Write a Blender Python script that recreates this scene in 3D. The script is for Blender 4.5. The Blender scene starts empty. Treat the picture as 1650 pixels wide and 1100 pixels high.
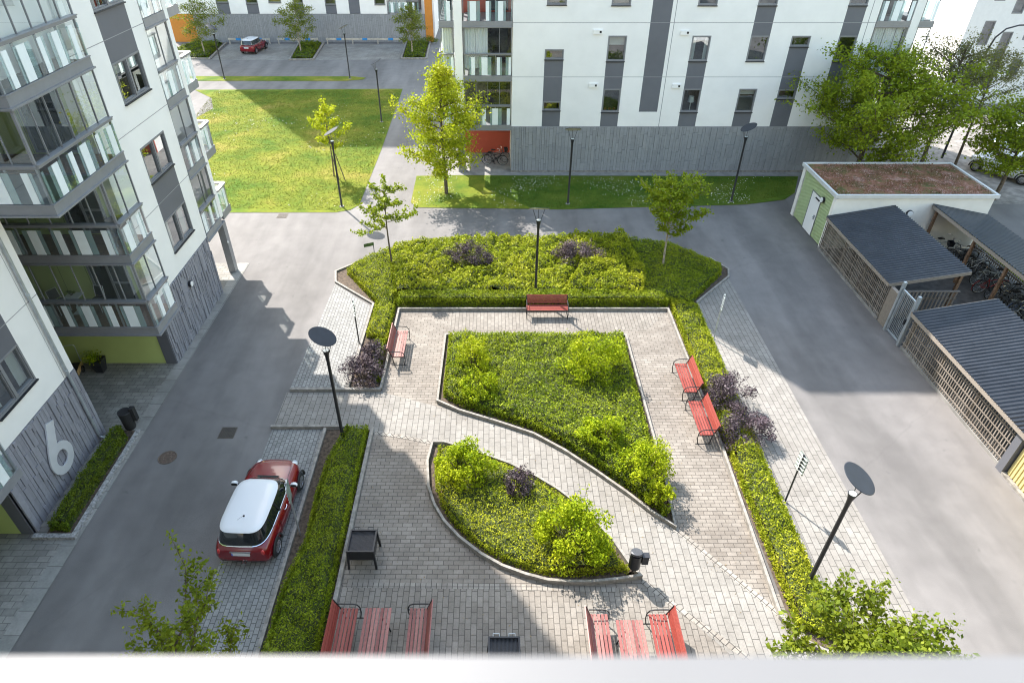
import bpy, math, random
import numpy as np
from mathutils import Vector, Matrix
R = math.radians
PI = math.pi
scn = bpy.context.scene
COL = scn.collection
# ---------------------------------------------------------------- camera
CAMZ = 16.5; F = 1040.0; CX = 797.0; CY = 550.0
TH = math.atan2(773, 1040); CT, ST = math.cos(TH), math.sin(TH)
cam = bpy.data.cameras.new('camera'); camo = bpy.data.objects.new('camera', cam); COL.objects.link(camo)
camo.location = (0, 0, CAMZ); camo.rotation_euler = (PI/2 - TH, 0, 0)
cam.sensor_width = 36; cam.lens = 36*F/1650; cam.shift_x = (825-CX)/1650; cam.clip_start = 0.05; cam.clip_end = 1000
cam.dof.use_dof = True; cam.dof.focus_distance = 24; cam.dof.aperture_fstop = 2.8
scn.camera = camo
# ---------------------------------------------------------------- sky, sun, exposure
SUN_EL = 45.0; SUN_AZ = math.atan2(-.568, .823)
w = bpy.data.worlds.new('World'); scn.world = w; w.use_nodes = True
nt = w.node_tree; nt.nodes.clear()
sky = nt.nodes.new('ShaderNodeTexSky'); sky.sky_type = 'NISHITA'; sky.sun_disc = False
sky.sun_elevation = R(SUN_EL); sky.sun_rotation = SUN_AZ; sky.dust_density = 1.4; sky.air_density = 1.9; sky.ozone_density = 0.0
bg = nt.nodes.new('ShaderNodeBackground'); bg.inputs['Strength'].default_value = 0.15
wo = nt.nodes.new('ShaderNodeOutputWorld')
nt.links.new(sky.outputs[0], bg.inputs[0]); nt.links.new(bg.outputs[0], wo.inputs[0])
sl = bpy.data.lights.new('sun', 'SUN'); sl.energy = 3.75; sl.angle = R(0.5); sl.color = (1.0, .935, .86)
so = bpy.data.objects.new('sun', sl); COL.objects.link(so); so.location = (-40, 60, 80)
so.rotation_euler = Vector((.568, -.823, -math.tan(R(SUN_EL)))).to_track_quat('-Z', 'Y').to_euler()
scn.view_settings.view_transform = 'Standard'; scn.view_settings.look = 'None'
scn.view_settings.exposure = 1.72; scn.view_settings.gamma = 1.0
scn.cycles.pixel_filter_type = 'BLACKMAN_HARRIS'; scn.cycles.filter_width = 1.1; scn.cycles.max_bounces = 8; scn.cycles.transparent_max_bounces = 24; scn.cycles.caustics_reflective = False; scn.cycles.caustics_refractive = False
# ---------------------------------------------------------------- places measured on the photo
def ray(u, v):
    a = (u-CX)/F; b = (v-CY)/F
    return a, CT-b*ST, -(ST+b*CT)
def G(u, v, z=0.0):
    a, y, d = ray(u, v); t = (z-CAMZ)/d
    return (a*t, y*t)
def GP(pts, z=0.0): return [G(u, v, z) for u, v in pts]
rng = np.random.default_rng(7)
random.seed(7)
# ---------------------------------------------------------------- materials
MATS = {}
def lin(h):
    h = h.lstrip('#'); c = [int(h[i:i+2], 16)/255 for i in (0, 2, 4)]
    return tuple(x/12.92 if x <= .04045 else ((x+.055)/1.055)**2.4 for x in c) + (1,)
class NT:
    def __init__(s, name):
        s.m = bpy.data.materials.new(name); s.m.use_nodes = True; s.t = s.m.node_tree
        s.b = s.t.nodes['Principled BSDF']; s.out = s.t.nodes['Material Output']
    def n(s, ty, **k):
        x = s.t.nodes.new(ty)
        for a, v in k.items():
            if a.startswith('i_'):
                key = a[2:]; key = int(key) if key.isdigit() else key.replace('_', ' ')
                x.inputs[key].default_value = v
            else: setattr(x, a, v)
        return x
    def l(s, a, b): s.t.links.new(a, b)
    def coord(s, scale=(1, 1, 1), rot=(0, 0, 0)):
        tc = s.n('ShaderNodeTexCoord'); mp = s.n('ShaderNodeMapping')
        mp.inputs['Scale'].default_value = scale; mp.inputs['Rotation'].default_value = rot
        geo = s.n('ShaderNodeNewGeometry'); s.l(geo.outputs['Position'], mp.inputs[0])
        return mp.outputs[0]
    def ramp(s, fac, stops):
        r = s.n('ShaderNodeValToRGB'); e = r.color_ramp.elements
        while len(e) < len(stops): e.new(.5)
        for el, (p, c) in zip(e, stops): el.position = p; el.color = c if len(c) == 4 else (*c, 1)
        s.l(fac, r.inputs[0]); return r.outputs[0]
    def mix(s, fac, a, b, mode='MIX'):
        x = s.n('ShaderNodeMix', data_type='RGBA', blend_type=mode)
        for sock, v in ((x.inputs[0], fac), (x.inputs[6], a), (x.inputs[7], b)):
            if hasattr(v, 'is_linked') or hasattr(v, 'links'): s.l(v, sock)
            else: sock.default_value = v
        return x.outputs[2]
    def noise(s, vec, scale, detail=4, rough=.6):
        x = s.n('ShaderNodeTexNoise'); x.inputs['Scale'].default_value = scale; x.inputs['Detail'].default_value = detail
        x.inputs['Roughness'].default_value = rough; s.l(vec, x.inputs['Vector']); return x.outputs[0]
    def bump(s, h, strength=.3, dist=.02):
        x = s.n('ShaderNodeBump'); x.inputs['Strength'].default_value = strength; x.inputs['Distance'].default_value = dist
        s.l(h, x.inputs['Height']); s.l(x.outputs[0], s.b.inputs['Normal'])
def c4(*a): return (*a, 1) if len(a) == 3 else (a[0], a[0], a[0], 1)
def plain(name, col, rough=.6, metal=0, var=.08, vscale=3.0, spec=.5, coat=0):
    if name in MATS: return MATS[name]
    k = NT(name); col = col if len(col) == 4 else (*col, 1)
    if var:
        v = k.noise(k.coord(), vscale)
        lo = tuple(x*(1-var*1.6) for x in col[:3])+(1,); hi = tuple(min(1, x*(1+var*1.2)) for x in col[:3])+(1,)
        k.l(k.ramp(v, [(.3, lo), (.7, hi)]), k.b.inputs['Base Color'])
    else: k.b.inputs['Base Color'].default_value = col
    k.b.inputs['Roughness'].default_value = rough; k.b.inputs['Metallic'].default_value = metal
    k.b.inputs['Specular IOR Level'].default_value = spec; k.b.inputs['Coat Weight'].default_value = coat
    MATS[name] = k.m; return k.m
def piece(name, cols, rough=.6, metal=0, grain=.35, gs=9.0, spec=.4, stretch=(1, 1, 1)):
    """a colour of its own for every slat, board or stone, with grain"""
    k = NT(name); geo = k.n('ShaderNodeNewGeometry'); a = k.ramp(geo.outputs['Random Per Island'], [(i/(len(cols)-1), c4(*c)) for i, c in enumerate(cols)])
    n_ = k.noise(k.coord(stretch), gs, 5, .7); a = k.mix(grain, a, k.ramp(n_, [(.3, c4(.25)), (.7, c4(.75))]), 'OVERLAY')
    k.l(a, k.b.inputs['Base Color']); k.b.inputs['Roughness'].default_value = rough; k.b.inputs['Metallic'].default_value = metal; k.b.inputs['Specular IOR Level'].default_value = spec
    k.bump(n_, .15, .004); MATS[name] = k.m; return k.m
def asphalt():
    k = NT('asphalt'); co = k.coord()
    big = k.noise(co, .16, 3, .55); mid = k.noise(co, 1.3, 5, .6); fine = k.noise(co, 38, 3, .7)
    st = k.noise(k.coord((1.0, .16, 1)), .55, 4, .55)
    a = k.ramp(big, [(.3, c4(.118, .111, .108)), (.7, c4(.150, .142, .137))])
    b = k.ramp(mid, [(.3, c4(.40)), (.7, c4(.60))]); a = k.mix(.5, a, b, 'OVERLAY'); sp = k.noise(co, 3.2, 2, .5); a = k.mix(k.ramp(sp, [(.70, c4(0)), (.76, c4(.35))]), a, c4(.055))
    b = k.ramp(st, [(.38, c4(.36)), (.62, c4(.66))]); a = k.mix(.6, a, b, 'OVERLAY')
    b = k.ramp(fine, [(.25, c4(.3)), (.75, c4(.72))]); a = k.mix(.6, a, b, 'OVERLAY')
    vo = k.n('ShaderNodeTexVoronoi', feature='DISTANCE_TO_EDGE'); vo.inputs['Scale'].default_value = .09
    wv = k.noise(co, .6, 5, .6); mm = k.n('ShaderNodeVectorMath', operation='ADD'); k.l(co, mm.inputs[0]); k.l(wv, mm.inputs[1]); k.l(mm.outputs[0], vo.inputs['Vector'])
    a = k.mix(k.ramp(vo.outputs[0], [(0, c4(.12)), (.002, c4(0))]), a, c4(.05))
    k.l(a, k.b.inputs['Base Color']); k.b.inputs['Roughness'].default_value = .85; k.bump(fine, .25, .01)
    return k.m
def pavers(name, bw, bh, cols, joint, rot=0, jw=.008, stain=.5, off=.5):
    k = NT(name); co = k.coord((1, 1, 1), (0, 0, rot))
    br = k.n('ShaderNodeTexBrick'); br.offset = off
    br.inputs['Scale'].default_value = 1; br.inputs['Brick Width'].default_value = bw; br.inputs['Row Height'].default_value = bh
    br.inputs['Mortar Size'].default_value = jw; br.inputs['Mortar Smooth'].default_value = .2; br.inputs['Bias'].default_value = 0
    br.inputs['Color1'].default_value = cols[0]; br.inputs['Color2'].default_value = cols[1]; br.inputs['Mortar'].default_value = joint
    k.l(co, br.inputs['Vector'])
    w0 = k.coord(); big = k.noise(w0, .45, 4, .65); fine = k.noise(w0, 22, 3, .7); mid = k.noise(w0, 2.2, 4, .7)
    a = k.mix(stain, br.outputs['Color'], k.ramp(big, [(.32, c4(.33, .31, .30)), (.62, c4(.62))]), 'OVERLAY')
    a = k.mix(.35, a, k.ramp(mid, [(.3, c4(.3)), (.7, c4(.68))]), 'OVERLAY')
    a = k.mix(.3, a, k.ramp(fine, [(.3, c4(.3)), (.7, c4(.68))]), 'OVERLAY')
    k.l(a, k.b.inputs['Base Color']); k.b.inputs['Roughness'].default_value = .85
    inv = k.n('ShaderNodeMath', operation='MULTIPLY_ADD', i_1=-1.0, i_2=1.0); k.l(br.outputs['Fac'], inv.inputs[0]); k.bump(inv.outputs[0], .5, .008)
    return k.m
def grassmat(name='grass', f=(1, 1, 1)):
    k = NT(name); co = k.coord()
    big = k.noise(co, .28, 5, .65); mid = k.noise(co, 1.7, 8, .75); fine = k.noise(k.coord((1, .6, 1)), 34, 4, .75)
    a = k.ramp(big, [(.36, c4(.055*f[0], .105*f[1], .007)), (.55, c4(.135*f[0], .155*f[1], .014)), (.74, c4(.26*f[0], .205*f[1], .05*f[2]))])
    a = k.mix(.55, a, k.ramp(mid, [(.3, c4(.32)), (.7, c4(.7))]), 'OVERLAY')
    a = k.mix(.65, a, k.ramp(fine, [(.25, c4(.22)), (.75, c4(.78))]), 'OVERLAY')
    k.l(a, k.b.inputs['Base Color']); k.b.inputs['Roughness'].default_value = .9; k.b.inputs['Specular IOR Level'].default_value = .15; k.bump(fine, .3, .015)
    return k.m
def leafmat(name, stops, trans=.35, rough=.55):
    if name in MATS: return MATS[name]
    k = NT(name); geo = k.n('ShaderNodeNewGeometry')
    isl = geo.outputs['Random Per Island']
    clump = k.noise(k.coord(), 1.6, 4, .7)
    ad = k.n('ShaderNodeMath', operation='MULTIPLY_ADD', i_1=.62); k.l(clump, ad.inputs[0])
    m2 = k.n('ShaderNodeMath', operation='MULTIPLY', i_1=.40); k.l(isl, m2.inputs[0]); k.l(m2.outputs[0], ad.inputs[2])
    col = k.mix(k.ramp(k.noise(k.coord(), .5, 2, .5), [(.45, c4(0)), (.7, c4(.35))]), k.ramp(ad.outputs[0], stops), c4(stops[-1][1][0]*1.05, stops[-1][1][1]*.92, stops[-1][1][2]))
    k.l(col, k.b.inputs['Base Color']); k.b.inputs['Roughness'].default_value = rough; k.b.inputs['Specular IOR Level'].default_value = .12
    tr = k.n('ShaderNodeBsdfTranslucent'); k.l(k.mix(.5, col, c4(.34, .42, .01), 'MIX') if trans > .2 else col, tr.inputs[0])
    mx = k.n('ShaderNodeMixShader'); mx.inputs[0].default_value = trans
    k.l(k.b.outputs[0], mx.inputs[1]); k.l(tr.outputs[0], mx.inputs[2]); k.l(mx.outputs[0], k.out.inputs[0])
    MATS[name] = k.m; return k.m
def glassmat(name, tint, refl=.25, rough=.0, body=None, bodyf=.0):
    if name in MATS: return MATS[name]
    k = NT(name); tr = k.n('ShaderNodeBsdfTransparent'); tr.inputs[0].default_value = (*tint, 1)
    gl = k.n('ShaderNodeBsdfGlossy'); gl.inputs['Roughness'].default_value = rough; gl.inputs[0].default_value = (.9, .95, 1, 1)
    fr = k.n('ShaderNodeLayerWeight', i_0=.3); mr = k.n('ShaderNodeMapRange', i_3=refl, i_4=min(1, refl+.6)); k.l(fr.outputs['Facing'], mr.inputs[0])
    src = tr.outputs[0]
    if body:
        df = k.n('ShaderNodeBsdfDiffuse'); df.inputs[0].default_value = (*body, 1)
        m0 = k.n('ShaderNodeMixShader'); m0.inputs[0].default_value = bodyf; k.l(tr.outputs[0], m0.inputs[1]); k.l(df.outputs[0], m0.inputs[2]); src = m0.outputs[0]
    mx = k.n('ShaderNodeMixShader'); k.l(mr.outputs[0], mx.inputs[0]); k.l(src, mx.inputs[1]); k.l(gl.outputs[0], mx.inputs[2])
    k.l(mx.outputs[0], k.out.inputs[0]); MATS[name] = k.m; return k.m
M = {}
M['asphalt'] = asphalt()
M['paver_x'] = pavers('concrete pavers', .30, .15, (c4(.172, .152, .130), c4(.220, .198, .172)), c4(.070, .061, .052), 0, .010, .55)
M['paver_y'] = pavers('concrete pavers upright', .32, .16, (c4(.176, .159, .138), c4(.218, .199, .175)), c4(.072, .064, .055), PI/2, .010, .5)
M['paver_path'] = pavers('pale path pavers', .40, .20, (c4(.198, .186, .168), c4(.228, .216, .198)), c4(.075, .070, .062), PI/2, .010, .35)
M['paver_small'] = pavers('small grey pavers', .21, .14, (c4(0.196, 0.196, 0.190), c4(0.250, 0.250, 0.241)), c4(0.089, 0.089, 0.083), PI/2, .012, .25)
M['paver_court'] = pavers('court pavers', .35, .21, (c4(0.189, 0.182, 0.168), c4(0.252, 0.245, 0.224)), c4(0.091, 0.091, 0.084), 0, .009, .5)
M['slab'] = pavers('edge slabs', .7, .7, (c4(0.210, 0.210, 0.196), c4(0.259, 0.252, 0.234)), c4(0.084, 0.084, 0.077), 0, .009, .5, 0)
M['kerb'] = plain('kerb concrete', (.245, .228, .205), .85, var=.25, vscale=6)
M['granite'] = plain('granite kerb', (.30, .295, .29), .8, var=.4, vscale=14)
M['soil'] = plain('soil', (.085, .062, .044), .95, var=.45, vscale=9)
M['grass'] = grassmat(); M['grass_shade_tint'] = grassmat('shade tinted grass', (.6, .8, .6))  # second grass is a darkened copy, shade put into its colour
M['lot'] = pavers('concrete grid paving', .5, .25, (c4(0.189, 0.182, 0.168), c4(0.231, 0.220, 0.206)), c4(0.140, 0.133, 0.119), 0, .02, .7)
M['white'] = plain('white facade panels', (.84, .83, .81), .7, var=.03, vscale=.7)
M['grey'] = plain('grey facade panels', (.125, .13, .15), .6, var=.05, vscale=.8)
M['joint'] = plain('joint', (.30, .30, .31), .8, var=0)
M['joint_dark'] = plain('dark backing', (.05, .05, .055), .9, var=0)
M['metal'] = plain('grey painted metal', (.255, .26, .275), .4, .2, var=.05)
M['frame'] = plain('window frame grey', (.22, .225, .24), .45, .1, var=.03)
M['darkmetal'] = plain('dark metal', (.03, .032, .038), .4, .3, var=.1)
M['blackpaint'] = plain('black paint', (.018, .019, .022), .42, .2, var=.15)
M['green'] = plain('green wall board', (.48, .57, .20), .7, var=.05, vscale=.8)
M['red'] = plain('red wall board', (.50, .095, .055), .7, var=.06, vscale=.8)
M['orange'] = plain('orange wall board', (.55, .21, .03), .7, var=.06)
M['room'] = plain('room', (.09, .082, .07), .9, var=.5, vscale=1.6)
M['concrete'] = plain('concrete', (.22, .212, .20), .85, var=.18, vscale=2)
M['clear'] = glassmat('clear glass', (.90, .95, .95), .08)
M['pane'] = glassmat('window glass', (.68, .74, .72), .20)
M['teal'] = glassmat('tinted teal glass', (.55, .74, .74), .12, 0, (.42, .58, .57), .45)
M['frost'] = plain('frosted white glass', (.80, .86, .87), .18, var=.03, coat=.3)
M['cladding'] = piece('slate cladding', [(.22, .22, .25), (.25, .25, .285), (.28, .28, .315)], .7, grain=.2, gs=6)
M['shed_white'] = plain('cream render', (.74, .72, .68), .85, var=.06, vscale=1)
M['mint'] = plain('mint corrugated board', (.46, .55, .31), .6, var=.05)
M['yellow'] = plain('yellow corrugated board', (.60, .50, .22), .6, var=.05)
M['roofsteel'] = plain('dark corrugated steel', (.030, .033, .040), .33, .35, var=.15, vscale=2)
M['wood'] = piece('weathered wood', [(.13, .108, .088), (.20, .172, .146), (.28, .245, .21)], .8, grain=.4, gs=12)
M['woodbrown'] = plain('brown timber', (.19, .115, .07), .75, var=.3, vscale=8)
M['galv'] = plain('galvanised steel', (.45, .49, .52), .35, .6, var=.12)
M['redslat'] = piece('red oiled slats', [(.165, .026, .020), (.205, .036, .027), (.25, .055, .043)], .5, grain=.4, gs=14)
M['redslat_worn'] = piece('worn red slats', [(.155, .042, .038), (.20, .062, .055), (.29, .12, .105)], .5, grain=.55, gs=14)
M['bark'] = plain('bark', (.11, .085, .062), .9, var=.35, vscale=12)
M['barkpale'] = plain('pale bark', (.33, .28, .22), .85, var=.35, vscale=12)
M['rubber'] = plain('rubber', (.016, .016, .017), .8, var=0)
M['chrome'] = plain('chrome', (.7, .7, .72), .15, .95, var=0)
M['lampwhite'] = plain('white lamp glass', (.8, .8, .8), .3, var=0)
M['white_plain'] = plain('white paint', (.66, .67, .69), .35, var=0, coat=.4)
M['sedum'] = None
def lf(name, a, b, c, **k): return leafmat(name, [(.20, c4(*a)), (.48, c4(*b)), (.78, c4(*c))], **k)
M['hedge'] = lf('hedge leaves', (.030, .058, .004), (.130, .190, .009), (.36, .42, .026), trans=.28)
M['hedgeY'] = lf('yellow green hedge leaves', (.050, .085, .005), (.205, .250, .011), (.48, .50, .036), trans=.30)
M['hedgeD'] = lf('dark hedge leaves', (.022, .048, .005), (.070, .115, .010), (.18, .23, .020), trans=.25)
M['limeleaf'] = lf('lime maple leaves', (.060, .115, .004), (.230, .315, .008), (.50, .56, .02), trans=.33)
M['purple'] = lf('purple leaves', (.026, .017, .023), (.062, .044, .054), (.21, .175, .185), trans=.08)
M['treeleaf'] = lf('tree leaves', (.060, .10, .007), (.155, .215, .012), (.30, .37, .028), trans=.34)
M['treebright'] = lf('bright tree leaves', (.12, .17, .008), (.31, .37, .014), (.58, .58, .04), trans=.42)
M['treedark'] = lf('dark glossy leaves', (.035, .065, .008), (.095, .14, .012), (.24, .29, .025), trans=.36)
M['olive'] = lf('olive leaves', (.045, .05, .025), (.09, .095, .042), (.18, .175, .085), trans=.25)
M['birch'] = lf('birch leaves', (.05, .075, .012), (.105, .14, .02), (.21, .24, .04), trans=.35)
leafmat('grass blades', [(.2, c4(.055, .10, .007)), (.5, c4(.12, .145, .014)), (.8, c4(.21, .185, .045))], trans=.2)
leafmat('shade tinted grass blades', [(.2, c4(.035, .07, .005)), (.5, c4(.08, .12, .010)), (.8, c4(.15, .17, .025))], trans=.12)  # blades darkened to match, building shade painted into the colour
M['twig'] = plain('twigs', (.042, .056, .012), .95, var=.4, vscale=7)
M['clover'] = plain('clover flowers', (.6, .6, .52), .8, var=0)
# ---------------------------------------------------------------- mesh builder
class MB:
    def __init__(s): s.v = []; s.f = []; s.m = []; s.n = 0
    def add(s, vs, fs, mi=0):
        s.v.extend(map(tuple, vs)); s.f.extend([tuple(i+s.n for i in f) for f in fs]); s.m.extend([mi]*len(fs)); s.n += len(vs); return s
    def box(s, x0, x1, y0, y1, z0, z1, mi=0):
        v = [(x0, y0, z0), (x1, y0, z0), (x1, y1, z0), (x0, y1, z0), (x0, y0, z1), (x1, y0, z1), (x1, y1, z1), (x0, y1, z1)]
        return s.add(v, [(0, 3, 2, 1), (4, 5, 6, 7), (0, 1, 5, 4), (1, 2, 6, 5), (2, 3, 7, 6), (3, 0, 4, 7)], mi)
    def cbox(s, cx, cy, z0, sx, sy, sz, rz=0, mi=0):
        c, n = math.cos(rz), math.sin(rz); v = []
        for z in (z0, z0+sz):
            for a, b in ((-1, -1), (1, -1), (1, 1), (-1, 1)):
                x, y = a*sx/2, b*sy/2; v.append((cx+x*c-y*n, cy+x*n+y*c, z))
        return s.add(v, [(0, 3, 2, 1), (4, 5, 6, 7), (0, 1, 5, 4), (1, 2, 6, 5), (2, 3, 7, 6), (3, 0, 4, 7)], mi)
    def bar(s, p, q, w, h=None, mi=0, up=(0, 0, 1)):
        p, q = Vector(p), Vector(q); h = h or w; d = (q-p).normalized(); u = Vector(up)
        if abs(d.dot(u)) > .98: u = Vector((0, 1, 0))
        a = d.cross(u).normalized()*w/2; b = a.cross(d).normalized()*h/2
        v = [p-a-b, p+a-b, p+a+b, p-a+b, q-a-b, q+a-b, q+a+b, q-a+b]
        return s.add(v, [(0, 1, 2, 3), (7, 6, 5, 4), (0, 4, 5, 1), (1, 5, 6, 2), (2, 6, 7, 3), (3, 7, 4, 0)], mi)
    def tube(s, pts, r, seg=8, mi=0, caps=True):
        pts = [Vector(p) for p in pts]; n = len(pts); rs = r if isinstance(r, (list, tuple)) else [r]*n
        ref = None; rings = []
        for i, p in enumerate(pts):
            d = (pts[min(i+1, n-1)]-pts[max(i-1, 0)]).normalized()
            if ref is None: ref = d.orthogonal().normalized()
            ref = (ref-d*ref.dot(d)); ref = ref.normalized() if ref.length > 1e-6 else d.orthogonal().normalized()
            b = d.cross(ref)
            rings.append([p+(ref*math.cos(2*PI*k/seg)+b*math.sin(2*PI*k/seg))*rs[i] for k in range(seg)])
        vs = [v for rg in rings for v in rg]; fs = []
        for i in range(n-1):
            for k in range(seg):
                k2 = (k+1) % seg; fs.append((i*seg+k, i*seg+k2, (i+1)*seg+k2, (i+1)*seg+k))
        if caps: fs.append(tuple(range(seg))[::-1]); fs.append(tuple((n-1)*seg+k for k in range(seg)))
        return s.add(vs, fs, mi)
    def torus(s, c, ax, R0, r, seg=28, ms=8, mi=0, a0=0, a1=2*PI):
        c = Vector(c); ax = Vector(ax).normalized(); u = ax.orthogonal().normalized(); w_ = ax.cross(u)
        full = abs(a1-a0-2*PI) < 1e-6; vs = []; fs = []; N = seg if full else seg+1
        for i in range(N):
            a = a0+(a1-a0)*i/seg; d = u*math.cos(a)+w_*math.sin(a)
            for j in range(ms):
                b = 2*PI*j/ms; vs.append(c+d*(R0+r*math.cos(b))+ax*r*math.sin(b))
        for i in range(seg):
            i2 = (i+1) % N
            for j in range(ms):
                j2 = (j+1) % ms; fs.append((i*ms+j, i2*ms+j, i2*ms+j2, i*ms+j2))
        return s.add(vs, fs, mi)
    def disc(s, c, ax, r, th=.01, seg=28, mi=0):
        c = Vector(c); ax = Vector(ax).normalized()
        return s.tube([c-ax*th/2, c+ax*th/2], r, seg, mi)
    def loft(s, rings, mi=0, closed=True, cap0=False, cap1=False):
        n = len(rings[0]); vs = [p for r_ in rings for p in r_]; fs = []
        for i in range(len(rings)-1):
            for k in range(n if closed else n-1):
                k2 = (k+1) % n; fs.append((i*n+k, i*n+k2, (i+1)*n+k2, (i+1)*n+k))
        if cap0: fs.append(tuple(range(n))[::-1])
        if cap1: fs.append(tuple((len(rings)-1)*n+k for k in range(n)))
        return s.add(vs, fs, mi)
    def prism(s, poly, z0, z1, mi=0):
        n = len(poly); vs = [(x, y, z0) for x, y in poly]+[(x, y, z1) for x, y in poly]
        fs = [tuple(range(n))[::-1], tuple(range(n, 2*n))]+[(i, (i+1) % n, n+(i+1) % n, n+i) for i in range(n)]
        return s.add(vs, fs, mi)
def wpos(o):
    v = Vector((0, 0, 0))
    while o is not None: v = v+o.location; o = o.parent
    return v
def link(name, me, parent=None, world=True):
    o = bpy.data.objects.new(name, me); COL.objects.link(o); o.parent = parent; return o
SPLIT = {'wall_end', 'column', 'corner_pier', 'orange_wall', 'side_board', 'armrest', 'wiper', 'exhaust', 'curtain', 'flower_pot', 'stake', 'tinted_panel', 'posts', 'hand_rail', 'crank_arm', 'building_core_fill', 'green_wall', 'panel_joint', 'bonnet_seam'}
def islands(mb):
    p = list(range(len(mb.v)))
    def find(a):
        while p[a] != a: p[a] = p[p[a]]; a = p[a]
        return a
    for f in mb.f:
        r0 = find(f[0])
        for i in f[1:]: p[find(i)] = r0
    out = {}
    for f, m in zip(mb.f, mb.m): out.setdefault(find(f[0]), []).append((f, m))
    res = []
    for fs in out.values():
        ids = sorted({i for f, _ in fs for i in f}); mp = {i: k for k, i in enumerate(ids)}; q = MB()
        q.v = [mb.v[i] for i in ids]; q.f = [tuple(mp[i] for i in f) for f, _ in fs]; q.m = [m for _, m in fs]; q.n = len(ids); res.append(q)
    return res
def obj(name, mb, mats, parent=None, world=True, smooth=False, label=None):
    if name in SPLIT:
        isl = islands(mb)
        if len(isl) > 1:
            nm = 'post' if name == 'posts' else name
            if name == 'curtain' and len(isl) > 2: return obj_(name, mb, mats, parent, world, smooth, label)
            o = None
            for q in isl: o = obj_(nm, q, mats, parent, world, smooth, label)
            return o
    return obj_('post' if name == 'posts' else name, mb, mats, parent, world, smooth, label)
def obj_(name, mb, mats, parent=None, world=True, smooth=False, label=None):
    """one mesh object; world=True: coordinates are world ones and are shifted to the parent's origin"""
    me = bpy.data.meshes.new(name)
    if parent is not None and world:
        off = wpos(parent); vs = [(x-off.x, y-off.y, z-off.z) for x, y, z in mb.v]
    else: vs = mb.v
    me.from_pydata(vs, [], mb.f)
    mats = mats if isinstance(mats, (list, tuple)) else [mats]
    for m in mats: me.materials.append(m)
    if len(mats) > 1: me.polygons.foreach_set('material_index', mb.m)
    if smooth:
        me.polygons.foreach_set('use_smooth', [True]*len(mb.f))
        try: me.set_sharp_from_angle(angle=R(40))
        except Exception: pass
    me.update()
    o = link(name, me, parent)
    if label: o['label'] = label
    return o
def thing(name, label, cat, loc=(0, 0, 0), rz=0, group=None):
    o = bpy.data.objects.new(name, None); COL.objects.link(o); o.location = loc; o.rotation_euler = (0, 0, rz)
    o.empty_display_size = .2; o['label'] = label; o['category'] = cat
    if group: o['group'] = group
    return o
def tag(o, label, cat, group=None):
    o['label'] = label; o['category'] = cat
    if group: o['group'] = group
    return o
def kids(o): return [c for c in bpy.data.objects if c.parent == o]
KIDS = {}
def copy_tree(o, parent=None, label=None, loc=None, rz=None):
    if o not in KIDS: KIDS[o] = kids(o)
    c = o.copy(); COL.objects.link(c); c.parent = parent
    if label: c['label'] = label
    if loc is not None: c.location = loc
    if rz is not None: c.rotation_euler = (0, 0, rz)
    for ch in KIDS[o]: copy_tree(ch, c)
    return c
def structure(name, mb, mats, **k):
    o = obj(name, mb, mats, **k); o['kind'] = 'structure'; return o
def sheet(name, poly, z, mat):
    mb = MB(); n = len(poly); mb.add([(x, y, z) for x, y in poly], [tuple(range(n))])
    o = structure(name, mb, mat)
    a = sum(poly[i][0]*poly[(i+1) % n][1]-poly[(i+1) % n][0]*poly[i][1] for i in range(n))
    if a < 0: o.data.flip_normals()
    return o
# numpy helpers --------------------------------------------------
def fast_mesh(name, V, nper, mats, mat_idx=None):
    me = bpy.data.meshes.new(name); nv = len(V); nf = nv//nper
    me.vertices.add(nv); me.vertices.foreach_set('co', np.asarray(V, dtype=np.float32).ravel())
    me.loops.add(nv); me.loops.foreach_set('vertex_index', np.arange(nv, dtype=np.int32))
    me.polygons.add(nf); me.polygons.foreach_set('loop_start', np.arange(0, nv, nper, dtype=np.int32))
    for m in (mats if isinstance(mats, (list, tuple)) else [mats]): me.materials.append(m)
    if mat_idx is not None: me.polygons.foreach_set('material_index', np.asarray(mat_idx, dtype=np.int32))
    me.update(calc_edges=True); me.validate(); return me
def leaves(P, size, up=.6, out=None, outw=.0, asp=.6, svar=.35):
    """rhombic leaves folded at random about the points P -> (4N,3)"""
    n = len(P)
    N = rng.normal(size=(n, 3))*.75; N[:, 2] += up
    if out is not None: N += out*outw
    N /= np.linalg.norm(N, axis=1)[:, None]+1e-9
    T = rng.normal(size=(n, 3)); T -= N*(T*N).sum(1)[:, None]; T /= np.linalg.norm(T, axis=1)[:, None]+1e-9
    B = np.cross(N, T); s = size*(1+svar*rng.normal(size=n)).clip(.4, 2)[:, None]/2
    V = np.stack([P-T*s, P+B*s*asp+T*s*.15, P+T*s, P-B*s*asp+T*s*.15], 1)
    return V.reshape(-1, 3)
def vnoise(x, y, sc, seed=0):
    r = np.random.default_rng(seed); out = 0
    for i in range(7):
        a = r.uniform(0, 2*PI); k = sc*r.uniform(.6, 1.7); ph = r.uniform(0, 2*PI)
        out = out+np.sin((x*math.cos(a)+y*math.sin(a))*k+ph+1.3*np.sin((y*math.cos(a)-x*math.sin(a))*k*.7+ph*2))
    return out/7
def inside(px, py, poly):
    c = np.zeros(len(px), bool); n = len(poly); j = n-1
    for i in range(n):
        xi, yi = poly[i]; xj, yj = poly[j]
        m = ((yi > py) != (yj > py)) & (px < (xj-xi)*(py-yi)/((yj-yi) or 1e-12)+xi); c ^= m; j = i
    return c
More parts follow.
